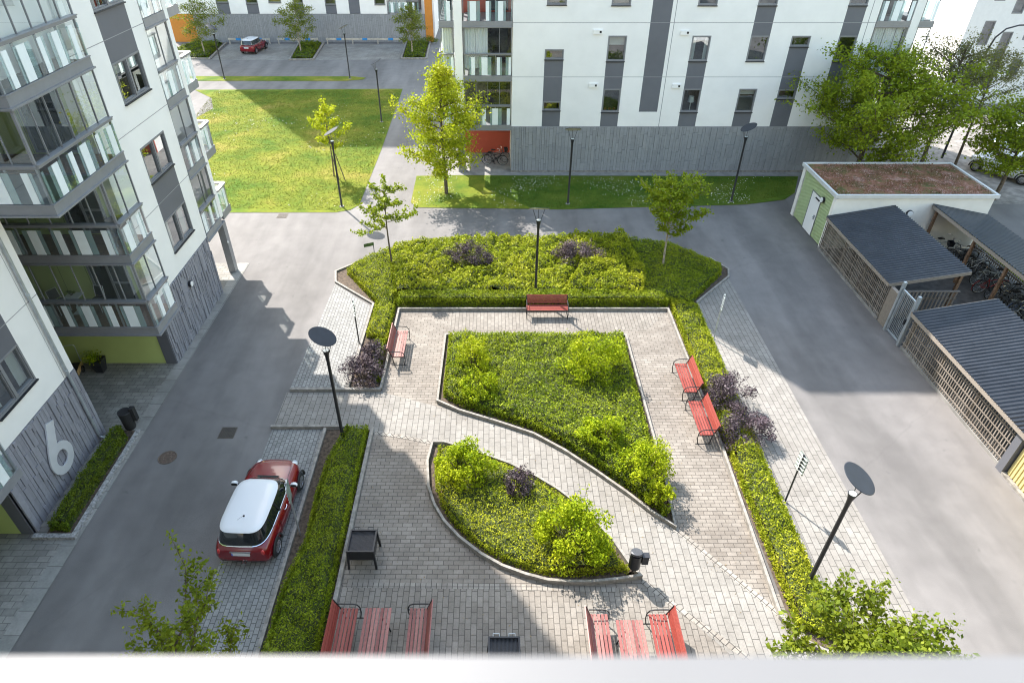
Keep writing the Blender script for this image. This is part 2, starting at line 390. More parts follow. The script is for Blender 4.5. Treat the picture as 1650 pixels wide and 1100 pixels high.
def pdist(px, py, poly):
    d = np.full(len(px), 1e9); n = len(poly)
    for i in range(n):
        x0, y0 = poly[i]; x1, y1 = poly[(i+1) % n]; dx, dy = x1-x0, y1-y0; L = dx*dx+dy*dy or 1e-12
        t = (((px-x0)*dx+(py-y0)*dy)/L).clip(0, 1); d = np.minimum(d, np.hypot(px-x0-t*dx, py-y0-t*dy))
    return d
def bed(name, poly, h, dens, size, mat, label, cat='hedge', edge=.22, bump=.28, seed=1, group=None, inset=.05, kind=None, nsc=2.6, up=.8):
    dens *= 1.5
    xs = [p[0] for p in poly]; ys = [p[1] for p in poly]
    x0, x1, y0, y1 = min(xs), max(xs), min(ys), max(ys)
    def hf(x, y):
        d = pdist(x, y, poly)-inset
        e = 1-(1-(d/edge).clip(0, 1))**2
        b1 = np.sqrt(np.abs(vnoise(x, y, nsc, seed))*2.2).clip(0, 1.25); b2 = np.sqrt(np.abs(vnoise(x, y, nsc*3.1, seed+5))*2.2).clip(0, 1.25)
        e2 = ((d+.10*vnoise(x, y, 5, seed+9))/edge).clip(0, 1)
        return h*(1-(1-e2)**2)*(1-bump*.9+bump*(b1*.95+b2*.55))+.02
    n = int((x1-x0)*(y1-y0)*dens); x = rng.uniform(x0, x1, n); y = rng.uniform(y0, y1, n)
    k = inside(x, y, poly) & (pdist(x, y, poly) > inset*.5); x, y = x[k], y[k]
    z = hf(x, y); z = z-np.abs(rng.normal(size=len(x)))*.07*(h/.5)+rng.normal(size=len(x))*.025; z = np.maximum(z, .03)
    sp = rng.random(len(x)) < .02; z = z+sp*rng.uniform(.02, .16, len(x))
    L = leaves(np.stack([x, y, z], 1), size, up)
    # side skin so that the hedge faces are leafy from ground to top
    S = []
    for i in range(len(poly)):
        a = np.array(poly[i]); b = np.array(poly[(i+1) % len(poly)]); ln = np.linalg.norm(b-a); m = int(ln*h*dens*.8)
        if m < 1: continue
        t = rng.random(m)[:, None]; q = a+(b-a)*t; cxy = np.array([sum(xs)/len(xs), sum(ys)/len(ys)])
        nn = np.array([-(b-a)[1], (b-a)[0]])/ln; mid = (a+b)/2+nn*.02
        if not inside(np.array([mid[0]]), np.array([mid[1]]), poly)[0]: nn = -nn
        q = q+nn*(inset+rng.uniform(0, .10, m)[:, None]); S.append(np.column_stack([q, rng.uniform(.02, h*.8, m)]))
    if S: L = np.concatenate([L, leaves(np.concatenate(S), size, .3)])
    # twiggy body underneath
    g = .22; gx = np.arange(x0, x1+g, g); gy = np.arange(y0, y1+g, g); X, Y = np.meshgrid(gx, gy, indexing='ij')
    cxs = (X[:-1, :-1]+g/2).ravel(); cys = (Y[:-1, :-1]+g/2).ravel()
    ok = (inside(cxs, cys, poly) & (pdist(cxs, cys, poly) > inset+.08)).reshape(X[:-1, :-1].shape)
    Z = np.where(inside(X.ravel(), Y.ravel(), poly), hf(X.ravel(), Y.ravel())*.78-.03, .02).reshape(X.shape)
    I, J = np.nonzero(ok); q = []
    for di, dj in ((0, 0), (1, 0), (1, 1), (0, 1)): q.append(np.stack([X[I+di, J+dj], Y[I+di, J+dj], Z[I+di, J+dj]], 1))
    U = np.stack(q, 1).reshape(-1, 3)
    V = np.concatenate([L, U]); mi = np.concatenate([np.zeros(len(L)//4), np.ones(len(U)//4)])
    o = link(name, fast_mesh(name, V, 4, [mat, M['twig']], mi))
    if kind: o['kind'] = kind
    o['label'] = label; o['category'] = cat
    if group: o['group'] = group
    return o
def shrub(name, label, loc, rx, ry, h, mat, size, n, cat='shrub', group=None, seed=0, clumps=26, stems=7, lift=.25, spiky=.0):
    t = thing(name, label, cat, (loc[0], loc[1], 0), 0, group); r = np.random.default_rng(seed+100)
    C_ = []; mb = MB()
    for i in range(clumps):
        a = r.uniform(0, 2*PI); el = r.uniform(-.15, 1)**1; rad = r.uniform(.55, 1.0)
        q = np.array([math.cos(a)*math.sqrt(max(0, 1-el*el))*rx*rad, math.sin(a)*math.sqrt(max(0, 1-el*el))*ry*rad, h*(lift+.75*(1-lift)*max(el, 0)*rad+r.uniform(-.03, .12))])
        C_.append((q, r.uniform(.22, .42)*min(rx, ry, h)*1.0))
        if i < stems*2: mb.tube([(q[0]*.1, q[1]*.1, 0), (q[0]*.5, q[1]*.5, q[2]*.55), tuple(q)], [.018, .012, .006], 5)
    P = []; O = []
    per = n//clumps
    for q, s in C_:
        d = r.normal(size=(per, 3)); d /= np.linalg.norm(d, axis=1)[:, None]; rr = s*(r.random(per)**.35)[:, None]
        d2 = d*rr; d2[:, 2] *= .8; P.append(q+d2); O.append(d)
    if spiky:
        for i in range(int(spiky)):
            a = r.uniform(0, 2*PI); rad = r.uniform(.2, .95); b = np.array([math.cos(a)*rx*rad, math.sin(a)*ry*rad, h*.8*(1-rad*.5)])
            e = b+np.array([r.normal()*.12, r.normal()*.12, r.uniform(.2, .45)*h]); m = 26
            tt = r.random(m)[:, None]; P.append(b+(e-b)*tt+r.normal(size=(m, 3))*.045); O.append(r.normal(size=(m, 3)))
            mb.tube([tuple(b*.4), tuple(b), tuple(e)], [.012, .008, .004], 4)
    P = np.concatenate(P); O = np.concatenate(O); P[:, 2] = np.maximum(P[:, 2], .04)
    link('foliage', fast_mesh('foliage', leaves(P, size, .35, O, .6), 4, mat), t)
    if len(mb.v): obj('stems', mb, M['bark'], t, world=False)
    return t
def tree(name, label, loc, H, trunk_h, rad, mat, leaf, n, bark=None, seed=0, lean=(0, 0), nbr=16, up=.5, shape='oval', twigs=6, trunk_r=.05, group=None, cluster=.12, droop=0, cat='tree', dens_low=1.0):
    t = thing(name, label, cat, (loc[0], loc[1], 0), 0, group); r = np.random.default_rng(seed+500)
    mb = MB(); tp = []
    for i in range(9):
        f = i/8; tp.append((lean[0]*f+.04*H/6*math.sin(f*5+seed), lean[1]*f+.04*H/6*math.cos(f*4+seed), H*.93*f))
    mb.tube(tp, [trunk_r*(1-.85*i/8)+.008 for i in range(9)], 9)
    def tpos(z):
        f = max(0, min(.999, z/(H*.93)))*8; i = int(f); a = np.array(tp[i]); b = np.array(tp[i+1]); return a+(b-a)*(f-i)
    P = []; W = []
    for i in range(nbr):
        f = (i+.5)/nbr; z = trunk_h+(H*.90-trunk_h)*f**.9; a = i*2.399+seed+r.normal()*.3
        if shape == 'oval': L = rad*(math.sin(PI*min(1, .18+.80*f)))**.75
        elif shape == 'full': L = rad*(.62+.38*math.sin(PI*min(1, f*1.35)))*(1 if f < .55 else max(.25, 1-(f-.55)*1.5))
        elif shape == 'cone': L = rad*(1-f)**.75*(.55+.45*min(1, f*5+.3))+.15
        elif shape == 'flat': L = rad*(1-.75*f)
        else: L = rad*(.55+.45*math.sin(PI*f))
        L *= r.uniform(.55, 1.28); s0 = tpos(z); u_ = up*(1-.2*f) if shape != 'flat' else up*(.3+f)
        d = np.array([math.cos(a), math.sin(a), 0.0]); pts = [s0]
        for k in range(1, 6):
            g = k/5; pts.append(s0+d*L*g+np.array([0, 0, L*(u_*g-droop*g*g)])+r.normal(size=3)*.035*L*g)
        mb.tube([tuple(p) for p in pts], [max(.006, trunk_r*.42*(1-.8*k/5)) for k in range(6)], 5, caps=False)
        for k in range(2, 6): P.append((pts[k-1], pts[k])); W.append(.8)
        for k in range(twigs):
            g = r.uniform(.25, 1); j = min(4, int(g*5)); b = pts[j]+(pts[j+1]-pts[j])*(g*5-j if j < 5 else 0) if j < 5 else pts[5]
            da = a+r.choice([-1, 1])*r.uniform(.5, 1.2); tl = L*r.uniform(.22, .45)*(1.15-.5*g)+.08
            e = b+np.array([math.cos(da)*tl, math.sin(da)*tl, tl*r.uniform(-.1, .75)*(1 if droop < .3 else -.4)])
            mb.tube([tuple(b), tuple(e)], [.008, .004], 3, caps=False); P.append((b, e)); W.append(1.0)
    top = tpos(H*.93); P.append((tpos(H*.75), top+np.array([0, 0, H*.07]))); W.append(1.5)
    lens = np.array([np.linalg.norm(b-a) for a, b in P])*np.array(W); cnt = (lens/lens.sum()*n).astype(int)+1
    A = np.repeat(np.array([a for a, b in P]), cnt, 0); B = np.repeat(np.array([b for a, b in P]), cnt, 0)
    tt = r.random(len(A))[:, None]*1.05; Q = A+(B-A)*tt; off = r.normal(size=Q.shape)*cluster*np.array([1, 1, .75]); Q = Q+off
    obj('trunk', mb, bark or M['bark'], t, world=False, smooth=True)
    link('crown', fast_mesh('crown', leaves(Q, leaf, .55, off, 1.0), 4, mat), t)
    return t
# ================================================================ GROUND
g = MB(); g.add([(-400, -60, 0), (400, -60, 0), (400, 500, 0), (-400, 500, 0)], [(0, 1, 2, 3)]); structure('road', g, M['asphalt'])
PX0, PX1, PY1 = -4.35, 7.85, 24.5
sheet('plaza_paving', [(PX0, 2), (PX1, 2), (PX1, PY1), (PX0, PY1)], .004, M['paver_x'])
sheet('plaza_paving', [(PX0, 2), (PX1+.4, 2), (PX1+.4, 10.3), (4.5, 10.5), (PX0, 10.6)], .008, M['paver_y'])
sheet('plaza_paving', [(-2.0, 23.05), (PX1-1.2, 23.05), (PX1, PY1-.02), (-2.0, PY1-.02)], .008, M['paver_y'])
Ccurve = GP([(704, 655), (740, 664), (800, 682), (860, 702), (910, 729), (960, 762), (1010, 797), (1050, 828), (1087, 851)])
Lcurve = GP([(1035, 934), (1017, 917), (990, 878), (965, 850), (935, 820), (900, 793), (862, 770), (820, 750), (770, 732), (710, 716), (696, 714)])
path = [(-8.05, 17.02), (-8.05, 18.88), (-4.36, 18.9)]+Ccurve+GP([(1165, 915), (1250, 985)])+[(8.3, 9.3), (8.3, 7.6)]+GP([(1200, 1075), (1120, 1005)])+Lcurve+GP([(650, 704), (602, 697)])
sheet('paved_path', path, .012, M['paver_path'])
# narrow course of small stones along the path
def strip(name, pts, wd, z, mat):
    mb = MB(); n = len(pts); L = []; Rr = []
    for i, p in enumerate(pts):
        a = Vector(pts[max(i-1, 0)]); b = Vector(pts[min(i+1, n-1)]); d = (b-a).normalized(); nn = Vector((-d.y, d.x))*wd/2
        L.append((p[0]+nn.x, p[1]+nn.y, z)); Rr.append((p[0]-nn.x, p[1]-nn.y, z))
    for i in range(n-1): mb.add([L[i], Rr[i], Rr[i+1], L[i+1]], [(0, 1, 2, 3)])
    return structure(name, mb, mat)
strip('stone_course', Ccurve[-1:]+GP([(1165, 915), (1250, 985), (1300, 1030)]), .17, .016, pavers('stone course', .17, .17, (c4(.22, .20, .175), c4(.29, .27, .24)), c4(.05, .045, .04), R(-38), .012, .4, 0))
strip('stone_course', GP([(1035, 936), (1090, 978), (1190, 1050), (1260, 1100)]), .17, .016, bpy.data.materials['stone course'])
strip('stone_course', GP([(602, 697), (650, 704), (694, 713)]), .15, .016, bpy.data.materials['stone course'])
strip('stone_course', [(-4.2, 10.6), (0, 10.55), (3.4, 10.45)], .17, .016, pavers('stone course cross', .15, .17, (c4(.20, .18, .16), c4(.27, .25, .22)), c4(.05, .045, .04), 0, .01, .4, 0))
sheet('parking_paving', [(-8.07, 2), (-6.2, 2), (-6.2, 16.85), (-8.05, 16.85)], .004, M['paver_small'])
sheet('parking_paving', [(-7.98, 19.05), (-5.85, 19.05), (-5.75, 24.9), (-7.75, 26.9)], .004, M['paver_small'])
sheet('sidewalk', [(9.35, 2), (11.5, 2), (11.55, 27.4), (11.35, 27.2), (9.5, 25.4), (9.4, 21)], .004, M['paver_path'])
# kerbs: low concrete walls
def kerb(name, pts, wd=.12, h=.12, mat=None, closed=False, label=None):
    wd = wd if mat else wd*.85; mb = MB(); pts = [Vector((p[0], p[1])) for p in pts]; n = len(pts); ring = []
    for i, p in enumerate(pts):
        a = pts[(i-1) % n] if closed or i > 0 else p; b = pts[(i+1) % n] if closed or i < n-1 else p
        d1 = (p-a).normalized() if (p-a).length else (b-p).normalized(); d2 = (b-p).normalized() if (b-p).length else d1
        m = (d1+d2).normalized(); nn = Vector((-m.y, m.x)); nn *= min(1.6, 1/max(.4, m.dot(d1)))
        q = [(p+nn*wd/2), (p-nn*wd/2)]; ring.append([(q[0].x, q[0].y, 0), (q[0].x, q[0].y, h), (q[1].x, q[1].y, h), (q[1].x, q[1].y, 0)])
    if closed: ring.append(ring[0])
    mb.loft(ring, closed=True, cap0=not closed, cap1=not closed)
    o = obj(name, mb, mat or M['kerb']); o['kind'] = 'structure'; return o
centre_bed = [(-2.12, 22.55), (-2.17, 18.3)]+Ccurve[1:-1]+[Ccurve[-1]]+[(5.65, 14.5), (5.66, 22.5)]
kerb('kerb', centre_bed, .095, .16, closed=True)
lens = GP([(697, 716), (689, 747), (690.7, 787), (700, 816), (716, 843), (740, 869), (775, 896), (809, 915), (847, 929), (881, 938), (916, 941), (953, 941), (993, 937), (1031, 931)])+GP([(1015, 914), (990, 878), (965, 850), (935, 820), (900, 793), (862, 770), (820, 750), (770, 732), (716, 716)])
kerb('kerb', lens, .095, .18, closed=True)
kerb('kerb', [(-4.42, 19.0), (PX0-.02, PY1+.05), (PX1+.07, PY1+.05), (PX1+.1, 16), (7.75, 9.6), (8.0, 9.0), (8.6, 8.6), (9.2, 8.5)], .10, .16)
kerb('kerb', [(-7.93, 18.98), (-4.42, 18.98)], .14, .14)
kerb('kerb', [(-4.42, 2), (-4.42, 16.9)], .14, .12)
kerb('kerb', [(-8.1, 16.93), (-5.1, 16.93)], .13, .13)
kerb('kerb', [(-6.14, 2), (-6.12, 16.85)], .12, .12)
kerb('kerb', [(-5.72, 19.1), (-5.62, 25.05), (-7.75, 27.0), (-7.95, 28.0), (-6.5, 29.4), (-5.2, 30.2)], .11, .10)
kerb('kerb', [(9.2, 8.5), (9.3, 21), (9.42, 25.2), (11.55, 27.5), (11.75, 28.2), (11.1, 29.4)], .10, .10)
# planting soil
sheet('soil', [(p[0], p[1]) for p in centre_bed], .02, M['soil'])
sheet('soil', lens, .02, M['soil'])
topbed = [(-4.45, 19.1), (-4.45, 24.65), (8.0, 24.65), (8.0, 9.0), (9.2, 8.6), (9.3, 21), (9.42, 25.2), (11.5, 27.5), (11.7, 28.2), (11.0, 29.5), (9.5, 30.7), (7.0, 31.4), (3, 31.2), (-3.5, 30.9), (-5.2, 30.2), (-6.5, 29.4), (-7.9, 28.0), (-7.7, 27.0), (-5.65, 25.05), (-5.7, 19.1)]
sheet('soil', topbed, .014, M['soil'])
sheet('soil', [(-6.1, 2), (-4.45, 2), (-4.45, 16.85), (-6.1, 16.85)], .014, M['soil'])
# left pavement along the tall building
sheet('sidewalk', [(-30, 1), (-13.05, 1), (-13.05, 28.9), (-30, 28.9)], .014, M['paver_court'])
sheet('sidewalk', [(-13.05, 1), (-12.6, 1), (-12.55, 28.9), (-13.05, 28.9)], .018, M['slab'])
kerb('kerb', [(-12.82, 16.75), (-12.78, 12.2), (-14.0, 12.2)], .15, .12, M['granite'])
sheet('soil', [(-13.7, 12.25), (-12.85, 12.25), (-12.88, 16.8), (-13.7, 16.8)], .022, M['soil'])
# lawns
sheet('lawn', [(-8.3, 60.4), (-8.08, 45.3), (-8.1, 35.9), (-8.5, 35.2), (-9.3, 34.85), (-20, 34.8), (-27, 37), (-26, 45), (-24.2, 51), (-23.4, 54.6), (-24.6, 57.6), (-27, 60.1)], .02, M['grass'])
sheet('lawn', [(-50, 34), (-30, 36), (-28, 45), (-25.4, 51), (-25, 54), (-27, 57), (-50, 58)], .02, M['grass'])
sheet('lawn', [(-40, 63.1), (-14, 63.0), (-12.4, 63.5), (-12.2, 64.1), (-13.5, 64.6), (-40, 64.7)], .02, M['grass'])
sheet('lawn', [(-5.1, 40.3), (-5.05, 36.2), (-4.6, 35.5), (3.8, 35.25), (15, 35.9), (17.6, 36.6), (18.6, 37.6), (19.8, 40.2), (1.1, 40.35), (-2.0, 40.4)], .02, M['grass'])
sheet('lawn', [(-.6, 40.3), (-.6, 38.4), (2.2, 35.34), (3.8, 35.27), (15, 35.92), (17.6, 36.62), (18.6, 37.62), (19.75, 40.15), (1.1, 40.32)], .024, M['grass_shade_tint'])  # darker overlay paints the shade on this part of the strip
sheet('path', [(-3.4, 40.45), (25, 40.3), (25, 41.02), (-3.4, 41.02)], .006, M['concrete'])
sheet('path', [(-3.4, 41.02), (1.1, 41.02), (1.1, 44.6), (-3.4, 44.6)], .010, M['concrete'])
# parking lots by the far building
sheet('parking_bay', [(-29.87, 78.3), (-22.3, 78.3), (-21.4, 70.9), (-29.4, 71.1)], .006, M['lot'])
sheet('parking_bay', [(-19.1, 78.3), (-10.1, 78.3), (-9.9, 71.2), (-18.6, 70.9)], .006, M['lot'])
for q in ([(-34, 79.2), (-30.3, 78.5), (-29.6, 71.3), (-31.8, 71.3), (-36, 71.6)], [(-22.1, 78.6), (-19.3, 78.6), (-18.75, 71.0), (-21.2, 70.9)], [(-10.0, 79), (-7.3, 78.8), (-7.1, 71.4), (-9.7, 71.4)]):
    kerb('kerb', q, .2, .14, closed=True); sheet('soil', q, .03, M['soil'])
# far street on the right and the street beyond the sheds
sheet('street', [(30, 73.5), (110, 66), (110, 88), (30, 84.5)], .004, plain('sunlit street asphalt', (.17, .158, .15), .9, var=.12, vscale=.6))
sheet('lawn', [(30, 71.8), (60, 71.4), (60, 74.2), (30, 74.2)], .02, M['grass'])
sheet('lawn', [(30, 85), (110, 88), (110, 96), (30, 94)], .02, M['grass'])
sheet('lawn', [(25.6, 14), (26.3, 14), (26.4, 32), (25.9, 33)], .02, M['grass'])
sheet('gravel', [(27.5, 36), (80, 36), (80, 70), (30, 70)], .008, plain('pale gravel', (.22, .205, .19), .9, var=.3, vscale=2))
# low shaded curbs of the bike compound
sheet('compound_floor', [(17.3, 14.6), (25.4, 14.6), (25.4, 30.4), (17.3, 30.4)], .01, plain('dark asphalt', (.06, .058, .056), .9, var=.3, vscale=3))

# ================================================================ BUILDINGS
def wallrect(mb, m, us, zs, holes, stripes, depth=.16, room=.55, jm=None):
    """m(u,w,z)->xyz (w outward). faces: material 0 = base, stripes get their index; holes get reveals (2) and a room box (3)"""
    U = sorted(set(us+[h[0] for h in holes]+[h[1] for h in holes]+[s[0] for s in stripes]+[s[1] for s in stripes]))
    Z = sorted(set(zs+[h[2] for h in holes]+[h[3] for h in holes]+[s[2] for s in stripes]+[s[3] for s in stripes]))
    U = [u for u in U if us[0] <= u <= us[-1]]; Z = [z for z in Z if zs[0] <= z <= zs[-1]]
    for i in range(len(U)-1):
        for j in range(len(Z)-1):
            uc, zc = (U[i]+U[i+1])/2, (Z[j]+Z[j+1])/2
            if any(h[0] < uc < h[1] and h[2] < zc < h[3] for h in holes): continue
            mi = 0
            for s in stripes:
                if s[0] < uc < s[1] and s[2] < zc < s[3]: mi = s[4] if len(s) > 4 else 1
            mb.add([m(U[i], 0, Z[j]), m(U[i+1], 0, Z[j]), m(U[i+1], 0, Z[j+1]), m(U[i], 0, Z[j+1])], [(0, 1, 2, 3)], mi)
    for a, b, c, d in holes:
        for q in ([(a, c), (b, c)], [(b, c), (b, d)], [(b, d), (a, d)], [(a, d), (a, c)]):
            (u0, z0), (u1, z1) = q
            mb.add([m(u0, 0, z0), m(u1, 0, z1), m(u1, -depth, z1), m(u0, -depth, z0)], [(0, 1, 2, 3)], 2)
            mb.add([m(u0, -depth, z0), m(u1, -depth, z1), m(u1, -room, z1), m(u0, -room, z0)], [(0, 1, 2, 3)], 3)
        mb.add([m(a, -room, c), m(b, -room, c), m(b, -room, d), m(a, -room, d)], [(0, 1, 2, 3)], 3)
def mbox(mb, m, u0, u1, w0, w1, z0, z1, mi=0):
    v = [m(u, w_, z) for z in (z0, z1) for (u, w_) in ((u0, w0), (u1, w0), (u1, w1), (u0, w1))]
    mb.add(v, [(0, 3, 2, 1), (4, 5, 6, 7), (0, 1, 5, 4), (1, 2, 6, 5), (2, 3, 7, 6), (3, 0, 4, 7)], mi)
WN = [0]
def window(parent, m, h, mullion=False, sill=True, deco=None):
    a, b, c, d = h; WN[0] += 1; t = .06; mb = MB()
    mbox(mb, m, a, a+t, -.14, .012, c, d); mbox(mb, m, b-t, b, -.14, .012, c, d)
    mbox(mb, m, a+t, b-t, -.14, .012, c, c+t); mbox(mb, m, a+t, b-t, -.14, .012, d-t, d)
    if mullion:
        mm = (a+b)/2; mbox(mb, m, mm-.05, mm+.05, -.14, .010, c+t, d-t)
    # inner sash
    for x0, x1 in (((a+t, (a+b)/2-.05), ((a+b)/2+.05, b-t)) if mullion else ((a+t, b-t),)):
        s = .035
        mbox(mb, m, x0+.004, x0+s, -.12, -.02, c+t+.004, d-t-.004); mbox(mb, m, x1-s, x1-.004, -.12, -.02, c+t+.004, d-t-.004)
        mbox(mb, m, x0+s, x1-s, -.12, -.02, c+t+.004, c+t+s); mbox(mb, m, x0+s, x1-s, -.12, -.02, d-t-s, d-t-.004)
    fr = obj('window', mb, M['frame'], parent)
    g_ = MB(); g_.add([m(a+t, -.07, c+t), m(b-t, -.07, c+t), m(b-t, -.07, d-t), m(a+t, -.07, d-t)], [(0, 1, 2, 3)])
    obj('pane', g_, M['pane'], fr)
    if sill:
        s_ = MB(); mbox(s_, m, a-.02, b+.02, -.02, .07, c-.045, c-.003); obj('sill', s_, M['darkmetal'], fr)
    k = deco if deco is not None else random.choice([None, 'blind', 'curtain', 'lamp', 'plant', None])
    if k:
        q = MB(); w_ = b-a; hh = d-c
        if k == 'blind': mbox(q, m, a+t, b-t, -.24, -.22, d-hh*random.uniform(.25, .5), d-t, 0)
        elif k == 'curtain':
            for sx in ((a+t, a+w_*.28), (b-w_*.25, b-t)):
                N = 8
                for i in range(N):
                    x0 = sx[0]+(sx[1]-sx[0])*i/N; x1 = sx[0]+(sx[1]-sx[0])*(i+1)/N; w0, w1 = ((-.24, -.20) if i % 2 else (-.20, -.24))
                    q.add([m(x0, w0, c+t), m(x1, w1, c+t), m(x1, w1, d-t), m(x0, w0, d-t)], [(0, 1, 2, 3)])
        elif k == 'lamp':
            cx_ = a+w_*.6; cz = c+hh*.38; seg = 14
            p0 = [Vector(m(cx_+.19*math.cos(i*2*PI/seg), -.33+.19*math.sin(i*2*PI/seg), cz)) for i in range(seg)]
            p1 = [Vector(m(cx_+.16*math.cos(i*2*PI/seg), -.33+.16*math.sin(i*2*PI/seg), cz+.34)) for i in range(seg)]
            q.loft([p0, p1]); mbox(q, m, cx_-.02, cx_+.02, -.34, -.30, c+.06, cz)
        elif k == 'plant':
            for i in range(3):
                x = a+w_*(.25+.25*i); mbox(q, m, x-.06, x+.06, -.34, -.22, c+.06, c+.2)
        obj({'blind': 'blind', 'curtain': 'curtain', 'lamp': 'window_lamp', 'plant': 'flower_pot'}[k], q, M['lampwhite'] if k != 'plant' else M['redslat'], fr)
    return fr
def cladding(parent, m, u0, u1, z0, z1, w_=.15, mn=.5, mx=1.5, dep=.035, name='stone_cladding', seed=3, mat=None):
    r = random.Random(seed); mb = MB(); u = u0
    mbox(mb, m, u0, u1, -.02, .0035, z0, z1, 1)
    while u < u1-.02:
        cw = min(w_*r.uniform(.6, 1.4), u1-u); z = z0-r.uniform(0, mx*.6)
        if u1-u-cw < .03: cw = u1-u
        while z < z1-.01:
            hgt = r.uniform(mn, mx); a, b = max(z, z0), min(z+hgt, z1)
            if b-a > .01: mbox(mb, m, u+.006, u+cw-.006, .004, .012+r.random()**1.5*dep, a+.004, b-.006)
            z += hgt
        u += cw
    return obj(name, mb, [mat or M['cladding'], M['joint_dark']], parent)
FPAT = [('t', .16), ('f', .30), ('t', .14), ('c', .28), ('t', .10), ('f', .22), ('c', .24), ('t', .12), ('f', .36), ('t', .22), ('c', .3), ('f', .2), ('t', .1), ('c', .2)]
def balustrade(bal, m, u0, u1, zb, zr, start=0, w_=0.0):
    """glass balustrade sub-parts between slab top zb and handrail zr on the face w=w_"""
    mb = MB(); mbox(mb, m, u0, u1, w_-.09, w_+.05, zr-.03, zr+.045); mbox(mb, m, u0, u1, w_-.12, w_+.085, zr+.045, zr+.075)
    obj('handrail', mb, M['metal'], bal)
    n = max(1, round((u1-u0)/1.05)); mb = MB()
    for i in range(n+1):
        u = u0+.03+(u1-u0-.06)*i/n; mbox(mb, m, u-.025, u+.025, w_-.085, w_-.03, zb, zr-.03)
    obj('posts', mb, M['metal'], bal)
    g_ = MB(); zt = zr-.14; g_.add([m(u0, w_, zb+.02), m(u1, w_, zb+.02), m(u1, w_, zr-.06), m(u0, w_, zr-.06)], [(0, 1, 2, 3)])
    obj('glass_panel', g_, M['clear'], bal)
    tm = MB(); u = u0+.04; i = start
    while u < u1-.05:
        k, wd = FPAT[i % len(FPAT)]; i += 1; e = min(u+wd, u1-.03)
        if k == 'f':
            f_ = MB(); mbox(f_, m, u, e, w_+.004, w_+.012, zb+.02, zt); obj('frosted_panel', f_, M['frost'], bal)
        elif k == 't': tm.add([m(u, w_+.006, zb+.02), m(e, w_+.006, zb+.02), m(e, w_+.006, zt), m(u, w_+.006, zt)], [(0, 1, 2, 3)])
        u = e+.012
    if tm.v: obj('tinted_panel', tm, M['teal'], bal)
    return
def glazing(bal, m, u0, u1, z0, z1, w_=0.0, n=None, curtain=None):
    n = n or max(1, round((u1-u0)/.72)); mb = MB()
    mb.add([m(u0, w_-.02, z0), m(u1, w_-.02, z0), m(u1, w_-.02, z1), m(u0, w_-.02, z1)], [(0, 1, 2, 3)]); obj('balcony_glazing', mb, M['clear'], bal)
    fr = MB(); mbox(fr, m, u0, u1, w_-.06, w_+.01, z1-.05, z1)
    for i in range(n+1):
        u = u0+(u1-u0)*i/n; t = .012 if 0 < i < n else .02; u = min(max(u, u0+t), u1-t); mbox(fr, m, u-t, u+t, w_-.045, w_+.005, z0, z1-.05)
    obj('glazing_frame', fr, M['metal'], bal)
    if curtain:
        a, b = curtain; q = MB(); N = int((b-a)/.07)
        for i in range(N):
            x0, x1 = a+(b-a)*i/N, a+(b-a)*(i+1)/N; w0, w1 = ((-.22, -.28) if i % 2 else (-.28, -.22))
            q.add([m(x0, w_+w0, z0-.9), m(x1, w_+w1, z0-.9), m(x1, w_+w1, z1), m(x0, w_+w0, z1)], [(0, 1, 2, 3)])
        obj('curtain', q, M['lampwhite'], bal)
# ---- left apartment building -----------------------------------------------------------------
LX = -12.98; AX = -14.06
LB = thing('apartment_building', 'white apartment building on the left with stacked glass balconies and a big number 6', 'building', (-14.06, 12.35, 0))
mB = lambda u, w_, z: (LX+w_, u, z)
mA = lambda u, w_, z: (AX+w_, u, z)
core = MB()
core.box(-27, AX-.7, 12.5, 16.6, 0, 27); core.box(-27, -18, 16.6, 20.9, 0, 27); core.box(-27, LX-.7, 20.9, 26.1, 0, 27)
core.box(-27, -15.2, 26.1, 28.3, 0, 27); core.box(-27, -13.0, 26.2, 30.0, 17.6, 27); core.box(-17.9, -12.3, 16.7, 20.6, 17.6, 27); core.box(-27, -16.6, 8.3, 12.5, 0, 27); core.box(-27, AX, -3, 8.3, 0, 27)  # unseen upper boxes over the balcony stacks added to block sun, sharpen shadow
obj('building_core_fill', core, M['white'], LB)
lv = [2.92+2.93*k for k in range(9)]
mats4 = [M['white'], M['grey'], M['frame'], M['room']]
wb = MB(); hB = []; sB = []
for k in range(4):
    z = lv[k]; hB.append((23.13, 25.2, z+.86, z+2.21)); sB.append((23.13, 25.2, z+2.21, z+2.93+.86 if k % 2 == 0 or k == 2 else z+2.21))
sB = [(23.13, 25.2, lv[0]+2.21, lv[1]+.86), (23.13, 25.2, lv[2]+2.21, lv[3]+.86)]
wallrect(wb, mB, [20.72, 26.15], [2.92, 27], hB, sB)
wallrect(wb, mB, [28.0, 28.35], [2.92, 27], [], [])
obj('facade_wall', wb, mats4, LB)
wb = MB(); hA = [(13.38, 15.2, lv[k]+.86, lv[k]+2.21) for k in range(3)]; sA = [(13.38, 15.2, lv[0]+2.21, lv[1]+.86), (13.38, 15.2, lv[2]+2.21, 20)]
wallrect(wb, mA, [12.35, 16.77], [2.92, 27], hA, sA)
obj('facade_wall', wb, mats4, LB)
# wall ends
e = MB(); e.box(AX-.7, AX-.003, 16.6, 16.77, 0, 27); e.box(AX-.7, AX-.003, 12.35, 12.52, 0, 27); e.box(-13.42, LX-.003, 20.68, 20.93, 2.92, 27); e.box(-13.3, LX-.003, 25.95, 26.15, 2.92, 27)
e.box(-15.2, -13.0, 28.15, 28.35, 2.92, 27)
obj('wall_end', e, M['white'], LB)
e = MB(); e.box(-13.42, LX-.003, 20.66, 20.93, 0, 2.92); obj('wall_end', e, M['grey'], LB)
e = MB(); e.box(AX-.4, AX-.003, 12.33, 12.5, 0, 2.92); obj('wall_end', e, M['grey'], LB)
